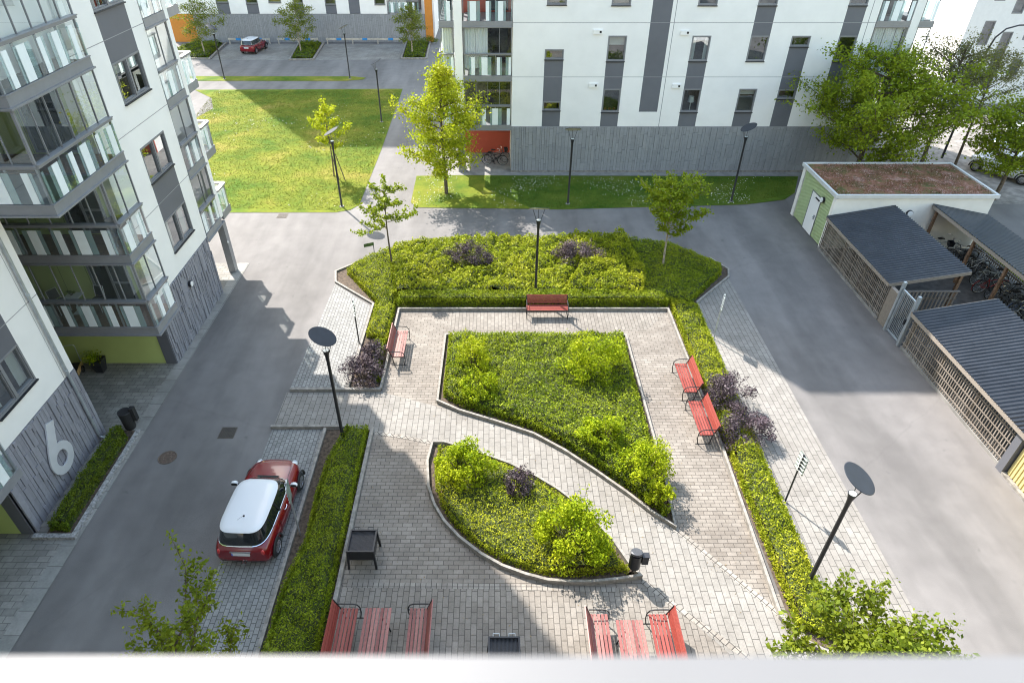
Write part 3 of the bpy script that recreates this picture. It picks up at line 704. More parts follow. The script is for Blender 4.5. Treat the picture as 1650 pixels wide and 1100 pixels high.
# joints
j = MB()
for k in range(5):
    for (m_, a, b) in ((mB, 20.72, 26.15), (mA, 12.35, 16.77)): mbox(j, m_, a, b, -.01, .0025, lv[k]-.012, lv[k]+.012)
mbox(j, mA, 16.2, 16.22, -.01, .0025, 2.92, 15)
obj('panel_joint', j, M['joint'], LB)
for k, h in enumerate(hB): window(LB, mB, h, True, deco=['curtain', '', 'blind', 'curtain'][k])
for k, h in enumerate(hA): window(LB, mA, h, True, deco=None if k else 'curtain')
cladding(LB, mB, 20.7, 26.12, 0, 2.915, .10, .5, 1.5, .055, seed=4)
cladding(LB, mA, 12.4, 16.77, 0, 2.915, .10, .5, 1.5, .055, seed=5)
# green court walls
gw = MB(); gw.box(-18, -13.42, 20.7, 20.9, 0, 27); gw.box(-18.05, -18, 16.7, 20.7, 0, 27); gw.box(-16.6, AX-.4, 12.34, 12.5, 0, 2.9); gw.box(-16.62, -16.55, 8.3, 12.34, 0, 27)
obj('green_wall', gw, M['green'], LB)
j = MB()
for k in range(4):
    for x in (-17.1, -16.1, -15.1): j.box(x-.008, x+.008, 20.694, 20.7, lv[k], lv[k]+2.7)
obj('panel_joint', j, plain('dark green joint', (.14, .18, .05), .8, var=0), LB)
# terrace doors and windows in the green wall
mG = lambda u, w_, z: (u, 20.695-w_, z)
for k in range(4):
    z = lv[k]+.02
    mb = MB(); a, b, c, d = -15.0, -13.55, z+.05, z+2.3
    for (x0, x1) in ((a, a+.07), (b-.07, b), (-14.3, -14.22)): mbox(mb, mG, x0, x1, 0, .06, c, d)
    mbox(mb, mG, a+.07, -14.3, 0, .06, d-.08, d); mbox(mb, mG, -14.22, b-.07, 0, .06, d-.08, d); mbox(mb, mG, a+.07, -14.3, 0, .06, c, c+.08); mbox(mb, mG, -14.22, b-.07, 0, .06, c, c+.08)
    mbox(mb, mG, -14.22, b-.07, 0, .05, z+.9, z+.98)
    dr = obj('terrace_door', mb, M['frame'], LB)
    g_ = MB(); mbox(g_, mG, a+.07, b-.07, 0, .02, c+.08, d-.08); obj('pane', g_, plain('dark glass', (.035, .04, .04), .05, var=.5, vscale=1.2, coat=.6), dr)
# balconies
mG19 = lambda u, w_, z: (u, 19.0-w_, z)
mG16 = lambda u, w_, z: (u, 16.55-w_, z)
mS = lambda u, w_, z: (-12.2+w_, u, z)
for k in range(9):
    z = lv[k]; wide = k >= 2; y0 = 16.55 if wide else 19.0
    bm_ = MB(); ft = .24 if k < 2 else .30
    bm_.box(-17.99, -12.2, 19.0, 20.69, z-.17, z-.02)
    if wide: bm_.box(AX+.03, -12.2, 16.55, 19.0, z-.17, z-.02)
    if wide: bm_.box(-17.99, AX+.03, 16.78, 19.0, z-.17, z-.02)
    mf = mG16 if wide else mG19; x0 = AX+.02 if wide else -17.9
    mbox(bm_, mf, x0, -12.2, 0, .03, z-.19, z+.12); mbox(bm_, mf, x0, -12.17, .03, .10, z-.24, z-.19); mbox(bm_, mf, x0, -12.2, .03, .06, z+.09, z+.12)
    mbox(bm_, mS, y0-.03, 20.69, 0, .03, z-.19, z+.12); mbox(bm_, mS, y0-.10, 20.69, .03, .10, z-.24, z-.19); mbox(bm_, mS, y0-.03, 20.69, .03, .06, z+.09, z+.12)
    bal = obj('balcony', bm_, M['metal'], LB)
    if k > 4: continue
    zr = z+1.17
    balustrade(bal, mf, x0, -12.2, z+.12, zr, k*3, .02)
    balustrade(bal, mS, y0, 20.66, z+.12, zr, k*5+2, .02)
    glazing(bal, mS, y0 if k != 1 else 19.0, 20.66, zr+.08, z+2.93-.24, 0, curtain=(16.7, 20.5) if k >= 3 else None)
    glazing(bal, mf, x0, -12.2, zr+.08, z+2.93-.24, 0, curtain=(-14, -12.4) if k >= 3 else None)
    fl = MB(); fl.box(-17.9, -12.25, 19.02, 20.69, z-.02, z+.01); obj('balcony_floor', fl, M['woodbrown'], bal)
    cp = MB(); cp.box(-12.27, -12.20, y0, y0+.07, z+.12, z+2.7); obj('corner_post', cp, M['metal'], bal)
# second balcony stack in the corner (flush with the facade)
for k in range(9):
    z = lv[k]; bm_ = MB()
    bm_.box(-15.2, LX-.01, 26.16, 27.99, z-.17, z-.02); mbox(bm_, mB, 26.16, 27.99, -.02, .03, z-.19, z+.12); mbox(bm_, mB, 26.12, 28.03, .03, .09, z-.24, z-.19)
    ye = 29.4 if k < 4 else 30.1
    if k >= 4: bm_.box(-15.3, -12.98, 29.5, 30.1, z-.2, z+1.25); bm_.box(-13.1, -12.98, 28.36, 29.5, z-.2, z+2.7)  # unseen upper balconies made solid and deeper to push the shadow edge out
    bm_.box(-15.2, -13.05, 28.36, 29.4, z-.17, z+.1); bm_.box(-15.3, -12.98, 29.4, 29.44, z-.22, z+.12); bm_.box(-13.05, -12.98, 28.36, 29.4, z-.22, z+.12)
    bal = obj('balcony', bm_, M['metal'], LB)
    if k > 4: continue
    zr = z+1.17
    balustrade(bal, mB, 26.18, 27.97, z+.12, zr, k*2+1, .0)
    glazing(bal, mB, 26.18, 27.97, zr+.08, z+2.93-.24, -.02, curtain=(26.3, 27.0) if k in (2, 3) else None)
    mC = lambda u, w_, z_: (-13.0+w_, u, z_)
    balustrade(bal, mC, 28.4, 29.4, z+.12, zr, k+2, .0)
    mD = lambda u, w_, z_: (u, 29.42+w_, z_)
    balustrade(bal, mD, -15.2, -13.0, z+.12, zr, k, .0)
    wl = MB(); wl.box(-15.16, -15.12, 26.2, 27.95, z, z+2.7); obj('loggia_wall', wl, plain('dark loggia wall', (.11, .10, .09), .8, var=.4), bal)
cl = MB(); cl.box(-13.25, -12.93, 27.95, 28.30, .0, 2.7); obj('column', cl, M['metal'], LB)
cl = MB(); cl.tube([(-12.9, 27.9, 1.75), (-12.88, 27.9, 1.75)], .06, 10); obj('column_sign', cl, M['lampwhite'], LB)
dp = MB(); dp.tube([(AX+.09, 16.32, 27), (AX+.09, 16.32, .35), (AX+.12, 16.32, .2), (AX+.3, 16.32, .12)], .05, 10)
for z in (3.2, 6.1, 9, 12): dp.torus((AX+.09, 16.32, z), (0, 0, 1), .052, .014, 14, 6)
obj('downpipe', dp, M['galv'], LB, smooth=True)
# number 6
m6 = lambda u, w_, z: (AX+.06+w_, u, z)
n6 = MB(); cy_, cz_ = 14.50, 1.06; ro, ri = .555, .265; seg = 40
outer = [(cy_+ro*math.cos(a), cz_+ro*math.sin(a)) for a in [2*PI*i/seg for i in range(seg)]]
inner = [(cy_+ri*math.cos(a), cz_+ri*math.sin(a)*1.05) for a in [2*PI*i/seg for i in range(seg)]]
for i in range(seg):
    k2 = (i+1) % seg; o1, o2, i1, i2 = outer[i], outer[k2], inner[i], inner[k2]
    for w0 in (0, .05): n6.add([m6(o1[0], w0, o1[1]), m6(o2[0], w0, o2[1]), m6(i2[0], w0, i2[1]), m6(i1[0], w0, i1[1])], [(0, 1, 2, 3)])
    n6.add([m6(o1[0], 0, o1[1]), m6(o2[0], 0, o2[1]), m6(o2[0], .05, o2[1]), m6(o1[0], .05, o1[1])], [(0, 1, 2, 3)])
    n6.add([m6(i1[0], 0, i1[1]), m6(i2[0], 0, i2[1]), m6(i2[0], .05, i2[1]), m6(i1[0], .05, i1[1])], [(0, 1, 2, 3)])
stem = [(14.56, 2.46), (14.90, 2.34), (14.70, 1.9), (14.56, 1.585), (14.40, 1.5), (14.24, 1.37), (14.06, 1.30), (13.965, 1.2), (14.0, 1.36), (14.12, 1.62), (14.32, 2.0)]
lo = [m6(u, .001, z) for u, z in stem]; hi = [m6(u, .051, z) for u, z in stem]; n = len(stem)
n6.add(lo+hi, [tuple(range(n)), tuple(range(n, 2*n))]+[(i, (i+1) % n, n+(i+1) % n, n+i) for i in range(n)])
obj('house_number', n6, plain('brushed silver number', (.62, .63, .66), .4, .2, var=.03), LB)
wl_ = MB(); wl_.tube([(LX+.03, 23.44, 2.13), (LX+.13, 23.44, 2.13)], .14, 22); 
wlo = obj('wall_lamp', wl_, M['darkmetal'], LB); wl_ = MB(); wl_.tube([(LX+.125, 23.44, 2.13), (LX+.15, 23.44, 2.13)], .115, 22); obj('lamp_glass', wl_, M['lampwhite'], wlo)
# near bay balcony, seen at the left edge
bm_ = MB(); bm_.box(-16.5, -13.4, 8.6, 12.34, 2.62, 2.78); mN = lambda u, w_, z: (-13.4+w_, u, z)
mbox(bm_, mN, 8.6, 12.45, 0, .04, 2.56, 2.84); bm_.box(-14.04, -13.4, 12.36, 12.45, 2.56, 2.84)
bal = obj('balcony', bm_, M['metal'], LB); balustrade(bal, mN, 8.6, 12.4, 2.84, 4.05, 1, .02); glazing(bal, mN, 8.6, 12.4, 4.13, 5.5)
# ---- furniture on the balconies --------------------------------------------------------------
def cafe_chair(loc, rz, label):
    t = thing('balcony_chair', label, 'chair', loc, rz, 'chairs on the lowest balcony')
    s_ = MB(); s_.cbox(0, 0, .42, .42, .42, .03); obj('seat', s_, M['darkmetal'], t, world=False)
    b_ = MB(); b_.bar((-.17, .2, .55), (-.17, .25, .88), .34, .015, up=(0, 1, 0)); b_ = MB(); b_.add([(-.18, .19, .5), (.18, .19, .5), (.18, .26, .86), (-.18, .26, .86)], [(0, 1, 2, 3)]); obj('backrest', b_, M['darkmetal'], t, world=False)
    f_ = MB(); f_.tube([(-.2, .18, 0), (-.2, .18, .45), (-.19, .26, .89), (.19, .26, .89), (.2, .18, .45), (.2, .18, 0)], .013, 6); f_.tube([(-.2, -.2, 0), (-.2, -.2, .43), (-.2, .18, .43)], .013, 6); f_.tube([(.2, -.2, 0), (.2, -.2, .43), (.2, .18, .43)], .013, 6)
    obj('frame', f_, M['white_plain'], t, world=False, smooth=True); return t
zf = lv[0]+.01
cafe_chair((-16.2, 20.15, zf), R(60), 'white framed balcony chair with dark seat, left of the small white table')
cafe_chair((-14.85, 20.3, zf), R(-10), 'white framed balcony chair against the green wall, right of the small table')
t = thing('balcony_table', 'small white balcony table holding a potted plant', 'table', (-15.55, 20.1, zf))
q = MB(); q.cbox(0, 0, .70, .55, .55, .02); obj('tabletop', q, M['white_plain'], t, world=False)
q = MB(); q.tube([(0, 0, 0), (0, 0, .7)], .02, 8); q.cbox(0, 0, 0, .35, .35, .02); obj('leg', q, M['white_plain'], t, world=False)
shrub('potted_plant', 'dark leafy plant in a pot on the balcony table', (-15.6, 20.1), .16, .16, .25, M['hedgeD'], .05, 160, cat='plant', seed=3, clumps=6).location.z = zf+.74
for i, (x, y, k, lab) in enumerate(((-13.1, 17.6, 3, 'dark balcony armchair beside the round table, fourth balcony up'), (-12.9, 20.1, 1, 'dark balcony seat near the end of the second balcony'))):
    t = thing('balcony_armchair', lab, 'chair', (x, y, lv[k]+.01), R(40*i))
    q = MB(); q.cbox(0, 0, .25, .6, .6, .18); obj('seat', q, M['darkmetal'], t, world=False); q = MB(); q.cbox(0, .27, .43, .6, .1, .45); obj('backrest', q, M['darkmetal'], t, world=False)
    q = MB(); q.cbox(-.27, 0, 0, .06, .5, .6); q.cbox(.27, 0, 0, .06, .5, .6); obj('armrest', q, M['darkmetal'], t, world=False)
t = thing('balcony_table', 'round glass balcony table behind the third balcony railing', 'table', (-13.4, 18.3, lv[3]-.0)); q = MB(); q.tube([(0, 0, .7), (0, 0, .73)], .4, 24); obj('tabletop', q, M['lampwhite'], t, world=False); q = MB(); q.tube([(0, 0, 0), (0, 0, .7)], .03, 8); obj('leg', q, M['darkmetal'], t, world=False)
# ---- back building ---------------------------------------------------------------------------
BY = 41.0; mF = lambda u, w_, z: (u, BY-w_, z)
BB = thing('apartment_building', 'long white apartment building with grey window stripes facing the courtyard', 'building', (1.06, BY, 0))
core = MB(); core.box(1.2, 22.0, BY+.7, 56, 0, 27); core.box(-2.3, 1.2, 44.6, 56, 0, 27); core.box(22.0, 24.6, 43.2, 56, 0, 27); core.box(-3.2, 1.05, BY+.05, 44.5, 12.4, 27); core.box(22.1, 25.4, BY+.05, 43.1, 12.4, 27)  # upper front boxes fill unseen loggias, added to stop sun passing through
obj('building_core_fill', core, M['white'], BB)
W = []
bl = [3.0, 6.0, 9.0]
for z in bl:
    for a, b in ((6.67, 7.77), (11.6, 12.7), (15.02, 16.12), (20.2, 21.28)): W.append((a, b, z+.90, z+2.31))
W += [(2.98, 4.11, 4.0, 4.56), (2.98, 4.11, 7.0, 7.57), (2.98, 4.11, 9.93, 10.9), (17.43, 18.55, 4.70, 5.28), (17.43, 18.55, 7.71, 8.30)]
St = [(2.98, 4.11, 3.0, 7.0), (6.67, 7.77, 3.0, 3.9), (6.67, 7.77, 5.31, 6.9), (11.6, 12.7, 3.0, 3.9), (11.6, 12.7, 5.31, 6.9), (15.02, 16.12, 3.0, 3.9), (15.02, 16.12, 8.31, 9.9), (17.43, 18.55, 3.0, 7.71), (20.2, 21.28, 5.31, 9.9), (9.02, 10.17, 3.92, 27)]
mb = MB(); wallrect(mb, mF, [1.06, 22.08], [3.0, 27], W, St); obj('facade_wall', mb, mats4, BB)
e = MB(); e.box(1.06, 1.25, BY+.003, 44.6, 0, 27); e.box(21.9, 22.08, BY+.003, 43.3, 0, 27); e.box(24.6-.5, 24.6, BY, BY+.4, 0, 27); e.box(-2.38, -1.9, BY, BY+.4, 3.0, 27); obj('wall_end', e, M['white'], BB)
j = MB()
for z in (6.0, 9.0): mbox(j, mF, 1.06, 22.08, -.01, .003, z-.014, z+.014)
for x in (10.40, 21.62): mbox(j, mF, x-.018, x+.018, -.01, .0045, 3.0, 27)
mbox(j, mF, 1.06, 22.08, -.01, .006, 2.98, 3.01)
obj('panel_joint', j, M['joint'], BB)
dk = ['lamp', None, 'lamp', 'lamp', None, 'blind', None, None, None, None, None, None, None, None, None, None, 'plant']
dmap = {0: 'plant', 1: 'lamp', 2: 'blind', 3: 'lamp', 4: 'blind', 5: 'curtain', 6: '', 7: ''}
for i, h in enumerate(W): window(BB, mF, h, False, deco=dmap.get(i, ''))
v = MB(); 
for x, z in ((5.76, 8.40), (5.76, 5.40), (10.85, 8.36), (10.85, 5.36)):
    v = MB(); mbox(v, mF, x, x+.55, 0, .08, z, z+.24); vo = obj('air_vent', v, M['white'], BB); v = MB(); mbox(v, mF, x+.36, x+.48, .08, .085, z+.06, z+.18); obj('vent_hole', v, M['darkmetal'], vo)
cladding(BB, mF, 1.06, 24.6, .12, 2.98, .19, .75, 1.05, .045, seed=9, mat=piece('grey plinth cladding', [(.245, .25, .262), (.265, .271, .283), (.285, .291, .303)], .7, grain=.15, gs=5))
q = MB(); mbox(q, mF, 1.06, 24.6, -.1, .04, 0, .12); obj('plinth', q, M['kerb'], BB)
q = MB(); q.box(1.06, 24.6, BY+.003, BY+.6, 0, 2.9); obj('ground_wall', q, M['concrete'], BB)
rw = MB(); rw.box(-2.3, 1.06, 44.5, 44.6, 0, 2.9); obj('red_wall', rw, M['red'], BB); rw = MB(); rw.box(-2.3, 1.06, 44.5, 44.6, 8.9, 27); obj('red_wall', rw, M['red'], BB); rw = MB(); rw.box(-2.3, 1.06, 44.48, 44.6, 2.91, 8.89); obj('loggia_wall', rw, MATS['dark loggia wall'], BB)
q = MB(); q.box(.2, .9, 44.42, 44.5, 1.5, 2.5); obj('hatch', q, plain('dark red hatch', (.42, .075, .045), .6, var=0), BB)
def loggia(z, x0, x1, cur=None, st=0):
    bm_ = MB(); bm_.box(x0, x1, BY+.01, 44.45 if x0 < 5 else 43.15, z-.17, z-.02); mbox(bm_, mF, x0, x1, -.02, .03, z-.20, z+.08); mbox(bm_, mF, x0-.02, x1, .03, .07, z-.24, z-.20)
    bal = obj('balcony', bm_, M['metal'], BB); balustrade(bal, mF, x0+.03, x1-.03, z+.08, z+1.26, st, -.02)
    glazing(bal, mF, x0+.03, x1-.03, z+1.34, z+3-.24, -.03, curtain=cur)
    q = MB(); yb = 44.4 if x0 < 5 else 43.1; q.box((x0+x1)/2-.1, x1-.2, yb-.05, yb-.01, z+.1, z+2.3); obj('terrace_door', q, MATS['dark glass'], bal)
    return bal
for k, z in enumerate((3.0, 6.0, 9.0, 12, 15, 18, 21, 24)):
    if k < 3:
        loggia(z, -1.88, 1.04, (-1.8, -.4) if k == 1 else None, 3*k); loggia(z, -3.25, -2.4, (-3.1, -2.5) if k == 1 else None, k+1); loggia(z, 22.1, 24.1, (22.3, 24.0) if k == 1 else None, k+2); loggia(z, 24.6, 25.45, None, k)
    bm_ = MB(); bm_.box(-3.25, -2.4, BY+.4, 47, z-.2, z+.08)
    bm_.box(24.6, 25.45, BY+.4, 44, z-.2, z+.08); bal = obj('balcony', bm_, M['metal'], BB)
    mL = lambda u, w_, z_: (-3.27-w_, u, z_)
    if k < 3: balustrade(bal, mL, BY+.4, 47, z+.08, z+1.26, k, 0)
q = MB(); q.box(-2.38, -1.9, BY, BY+.4, 0, 2.8); q.box(-2.3, -1.95, 46.5, 46.9, 0, 2.8); obj('column', q, M['metal'], BB)
rb = MB(); rb.box(22.1, 24.1, 43.1, 43.2, 3, 27); obj('loggia_wall', rb, MATS['dark loggia wall'], BB)
# ---- far building behind the parking bays ----------------------------------------------------
FY_ = 79.3; mP = lambda u, w_, z: (u, FY_-w_, z)
FB = thing('apartment_building', 'far white apartment building with grey plinth behind the parking bays', 'building', (-20, FY_, 0))
core = MB(); core.box(-36.4, -10.0, FY_+.7, 95, 0, 41); core.box(-10.0, -6.9, FY_+2.2, 95, 0, 41); obj('building_core_fill', core, M['white'], FB)
Wp = [(-24.9, -23.5, 4.0, 5.4), (-13.25, -12.05, 3.8, 5.2), (-30.7, -29.3, 4.0, 5.4), (-27.4, -26.1, 3.9, 5.3), (-22.2, -21.1, 3.9, 5.3), (-18.7, -17.5, 3.8, 5.2)]
Sp = [(-30.7, -29.3, 2.9, 4.0), (-27.4, -26.1, 2.9, 3.9), (-22.2, -21.1, 2.9, 3.9), (-18.7, -17.5, 2.9, 3.8), (-16.1, -14.9, 2.9, 9), (-24.9, -23.5, 5.4, 9)]
mb = MB(); wallrect(mb, mP, [-36.4, -11.9], [2.9, 41], Wp, Sp); obj('facade_wall', mb, mats4, FB)
for h in Wp: window(FB, mP, h, False, deco='')
cladding(FB, mP, -33.6, -6.9+.0, .0, 2.88, .2, .8, 1.3, .02, seed=12, mat=MATS['grey plinth cladding'])
q = MB(); q.box(-36.4, -33.6, FY_+.02, FY_+.1, 0, 2.88); q.box(-7.75, -6.9, FY_-.06, FY_-.045, 0, 6); obj('orange_wall', q, M['orange'], FB)
for k in range(3):
    z = 2.9+2.95*k; bm_ = MB(); bm_.box(-11.7, -8.3, FY_-.02, FY_+2, z-.2, z+.1); bal = obj('balcony', bm_, M['metal'], FB)
    balustrade(bal, mP, -11.7, -8.4, z+.1, z+1.25, k, 0); q = MB(); q.box(-11.7, -8.3, FY_+1.9, FY_+2.0, z, z+2.7); obj('loggia_wall', q, MATS['dark loggia wall'], bal)
# ---- white building far right -----------------------------------------------------------------
RY = 56.0;  mR = lambda u, w_, z: (u, RY-w_, z)
x0 = (1550-CX)/F; RX0 = 37.5
RB = thing('apartment_building', 'bright white building with tall grey window bands in the top right corner', 'building', (RX0, RY, 0))
core = MB(); core.box(RX0+.02, 75, RY+.7, 72, 0, 24); obj('building_core_fill', core, M['white'], RB)
hr = []
for i in range(14):
    a = RX0+1.3+1.75*i
    for (z0, z1) in (((1.5, 3.2), (4.6, 6.4), (7.8, 9.4)), ((1.2, 5.6), (6.9, 9.2), (10.2, 13)), ((2.2, 3.6), (5.0, 9.4), (10.6, 12)))[i % 3]: hr.append((a, a+.85, z0, z1))
mb = MB(); wallrect(mb, mR, [RX0, 75], [0, 24], hr, []); obj('facade_wall', mb, [plain('bright white render', (.70, .70, .70), .7, var=.03), M['grey'], M['frame'], plain('pale room', (.16, .16, .17), .9, var=.2)], RB)
e = MB(); e.box(RX0, RX0+.2, RY+.003, RY+.72, 0, 24); obj('wall_end', e, M['white'], RB)
for h in hr: window(RB, mR, h, False, sill=False, deco='')
# grey building at the far end of the street
GB = thing('apartment_building', 'grey building beyond the sunny street at the top right', 'building', (60, 97, 0))
q = MB(); q.box(44, 110, 97, 110, 0, 14); obj('facade_wall', q, plain('grey render', (.36, .36, .40), .8, var=.06, vscale=.5), GB)
for i in range(8):
    q = MB(); q.box(49+6*i, 51+6*i, 96.9, 96.99, 3.0, 5); obj('window', q, MATS['dark glass'], GB)
q = MB(); q.box(44, 110, 96.8, 96.98, 0, .9); obj('plinth', q, M['grey'], GB)

# ================================================================ SHED AND BIKE SHELTERS
SX0, SX1, SY0, SY1 = 17.3, 25.3, 30.5, 34.7
SH = thing('bin_shed', 'cream rendered shed with green striped gable and a reddish sedum roof', 'shed', (SX0, SY0, 0))
q = MB(); q.box(SX0+.12, SX1, SY0, SY1, 0, 2.93); obj('wall', q, M['shed_white'], SH)
q = MB(); q.box(SX0-.03, SX0+.12, SY0-.02, SY0+.22, 0, 2.8); q.box(SX0-.03, SX0+.12, SY1-.3, SY1+.02, 0, 2.8); obj('corner_pier', q, M['shed_white'], SH)
q = MB(); y = SY0+.22; i = 0
while y < SY1-.32:
    q.box(SX0+.0+(.0 if i % 2 else .03), SX0+.119, y, y+.06, .06, 2.78); y += .06; i += 1
obj('green_boarding', q, [M['mint']], SH)
dm = MB(); dm.box(SX0-.03, SX0+.0, 31.85, 32.95, .05, 2.18); dr = obj('door', dm, M['lampwhite'], SH)
dm = MB(); dm.box(SX0-.045, SX0-.031, 31.81, 31.85, .05, 2.2); dm.box(SX0-.045, SX0-.031, 32.95, 32.99, .05, 2.2); dm.box(SX0-.045, SX0-.031, 31.81, 32.99, 2.2, 2.24); obj('door_frame', dm, M['grey'], dr)
dm = MB(); dm.box(SX0-.09, SX0-.032, 31.97, 32.03, .95, 1.2); dm.box(SX0-.1, SX0-.06, 31.97, 32.1, 1.05, 1.08); obj('handle', dm, M['galv'], dr)
dm = MB(); dm.box(SX0-.08, SX0-.032, 31.95, 32.4, 2.0, 2.06); obj('door_closer', dm, M['darkmetal'], dr)
for p, d in (((SX0-.03, 31.62, 2.25), (-1, 0, 0)), ((21.25, SY0-.01, 2.05), (0, -1, 0))):
    d = Vector(d); p = Vector(p); q = MB(); q.tube([p, p+d*.1], .16, 22); wl2 = obj('wall_lamp', q, M['darkmetal'], SH, smooth=False); q = MB(); q.tube([p+d*.1, p+d*.13], .135, 22); obj('lamp_glass', q, M['lampwhite'], wl2)
q = MB(); t_ = .12
q.box(SX0-.12, SX1+.12, SY0-.12, SY0, 2.87, 3.06); q.box(SX0-.12, SX1+.12, SY1, SY1+.12, 2.87, 3.06); q.box(SX0-.12, SX0, SY0, SY1, 2.87, 3.06); q.box(SX1, SX1+.12, SY0, SY1, 2.87, 3.06); obj('roof_edge', q, plain('roof flashing', (.62, .63, .63), .45, .2, var=.04), SH)
k = NT('sedum'); co = k.coord(); n1 = k.noise(co, 1.1, 6, .7); n2 = k.noise(co, 7, 5, .75)
a = k.ramp(n1, [(.34, c4(.055, .065, .012)), (.43, c4(.12, .09, .03)), (.54, c4(.19, .075, .042)), (.68, c4(.36, .24, .19))]); a = k.mix(.7, a, k.ramp(n2, [(.3, c4(.2)), (.7, c4(.8))]), 'OVERLAY')
k.l(a, k.b.inputs['Base Color']); k.b.inputs['Roughness'].default_value = .95; k.bump(n2, .8, .04); M['sedum'] = k.m
xs = np.linspace(SX0, SX1, 70); ys = np.linspace(SY0, SY1, 40); X, Y = np.meshgrid(xs, ys, indexing='ij'); Z = 2.98+.03*vnoise(X.ravel(), Y.ravel(), 6, 3).reshape(X.shape)+.0
vs = np.stack([X, Y, Z], -1).reshape(-1, 3); fs = [(i*40+j_, (i+1)*40+j_, (i+1)*40+j_+1, i*40+j_+1) for i in range(69) for j_ in range(39)]
q = MB(); q.add(vs.tolist(), fs); obj('sedum_roof', q, M['sedum'], SH)
P = np.stack([rng.uniform(SX0+.05, SX1-.05, 15000), rng.uniform(SY0+.05, SY1-.05, 15000), rng.uniform(3.0, 3.07, 15000)], 1)
keep = vnoise(P[:, 0], P[:, 1], 3, 8)+rng.normal(size=len(P))*.15 > -.1
sedl = leafmat('sedum leaves', [(.15, c4(.05, .065, .012)), (.42, c4(.13, .085, .03)), (.56, c4(.22, .08, .05)), (.76, c4(.50, .37, .31))], trans=.05)
o = link('sedum_plants', fast_mesh('sedum_plants', leaves(P[keep]-np.array([SX0, SY0, 0]), .055, .9), 4, sedl), SH); o['kind'] = 'stuff'
# corrugated lean-to roofs on slatted frames
def shelter(name, label, xl, xh, y0, y1, zl, zh, fence_x=None, fence_top=1.72, posts=()):
    t = thing(name, label, 'bike shelter', (min(xl, xh), y0, 0)); n = int((y1-y0)/.02); mb = MB(); top = []; 
    ys = np.linspace(y0, y1, n); pro = .026*np.tanh(2.2*np.sin(ys*2*PI/.18))
    A = [(xl, yy, zl+.05+p) for yy, p in zip(ys, pro)]; B = [(xh, yy, zh+.05+p) for yy, p in zip(ys, pro)]
    mb.add(A+B, [(i, n+i, n+i+1, i+1) for i in range(n-1)])
    obj('corrugated_roof', mb, M['roofsteel'], t)
    mb = MB(); s = 1 if xh > xl else -1
    for yy in (y0+.03, y1-.03): mb.bar((xl+.02*s, yy, zl-.04), (xh-.02*s, yy, zh-.04), .05, .14)
    for xx, zz in ((xl+.03*s, zl-.05), (xh-.03*s, zh-.07)): mb.bar((xx, y0+.05, zz), (xx, y1-.05, zz), .05, .16)
    for f_ in (.33, .66): mb.bar((xl+(xh-xl)*f_, y0+.06, zl+(zh-zl)*f_-.05), (xl+(xh-xl)*f_, y1-.06, zl+(zh-zl)*f_-.05), .05, .1)
    obj('roof_beam', mb, M['wood'], t)
    for px, py in posts:
        p = MB(); zt = zl+(zh-zl)*(px-xl)/(xh-xl)-.1; p.cbox(px, py, 0, .12, .12, zt); obj('post', p, M['woodbrown'], t)
    if fence_x is not None:
        y0 = y0+.55 if y0 < 15 else y0
        f_ = MB(); y = y0+.04
        while y < y1-.03: f_.box(fence_x-.03, fence_x-.005, y, y+.04, .12, fence_top); y += .125
        for z in (.28, .62, .96, 1.30, 1.62): f_.box(fence_x-.046, fence_x-.032, y0, y1, z, z+.045)
        y = y0+.06
        while y < y1: f_.box(fence_x+.055, fence_x+.13, y, y+.09, 0, fence_top+.02); y += 2.15
        obj('slatted_wall', f_, M['wood'], t)
        f_ = MB(); f_.box(fence_x-.06, fence_x+.14, y0, y1, 0, .11); obj('footing', f_, M['concrete'], t)
    return t
s1 = shelter('bike_shelter', 'dark corrugated roof bike shelter between the cream shed and the steel gate', 17.05, 20.4, 23.85, 30.45, 1.82, 2.42, 17.18, posts=((20.2, 24.1), (20.2, 27.2), (20.2, 30.2)))
s3 = shelter('bike_shelter', 'dark corrugated roof bike shelter nearest the camera, below the steel gate', 16.9, 20.1, 14.55, 21.75, 1.80, 2.45, 17.18, posts=((19.9, 14.8), (19.9, 18.2), (19.9, 21.5)))
s2 = shelter('bike_shelter', 'grey corrugated roof shelter on brown posts with bicycles under it', 25.35, 22.25, 16.5, 30.45, 1.90, 2.50, posts=((22.45, 30.2), (22.45, 27.0), (22.45, 24.6), (22.45, 21.5), (22.45, 18.4)))
f_ = MB(); y = 16.6
while y < 30.4: f_.box(25.2, 25.23, y, y+.05, .1, 1.8); y += .14
for z in (.3, 1.0, 1.6): f_.box(25.14, 25.195, 16.6, 30.4, z, z+.07)
obj('slatted_wall', f_, M['wood'], s2)
# end fence of shelter 1 (beside the gate) and gate
t = thing('slatted_fence', 'low weathered slatted fence closing the shelter beside the gate', 'fence', (17.4, 23.8, 0))
q = MB(); x = 17.5
while x < 20.1: q.box(x, x+.07, 23.76, 23.785, .15, 1.5); x += .17
q.box(17.4, 20.2, 23.79, 23.84, 1.1, 1.2); q.box(17.4, 20.2, 23.79, 23.84, .3, .4); q.box(17.4, 20.2, 23.74, 23.86, 1.5, 1.54); obj('slats', q, M['wood'], t)
t = thing('steel_gate', 'tall galvanised steel gate with vertical bars between the shelters', 'gate', (17.12, 22.9, 0))
for yy in (23.05, 21.9): q = MB(); q.box(17.06, 17.18, yy-.06, yy+.06, 0, 2.45); obj('post', q, M['galv'], t)
q = MB(); q.box(17.10, 17.15, 22.0, 22.95, 2.1, 2.16); q.box(17.10, 17.15, 22.0, 22.95, .12, .18); q.box(17.10, 17.15, 22.0, 22.05, .18, 2.1); q.box(17.10, 17.15, 22.9, 22.95, .18, 2.1)
for i in range(8): q.box(17.115, 17.135, 22.13+.1*i, 22.15+.1*i, .18, 2.1)
obj('gate_leaf', q, M['galv'], t)
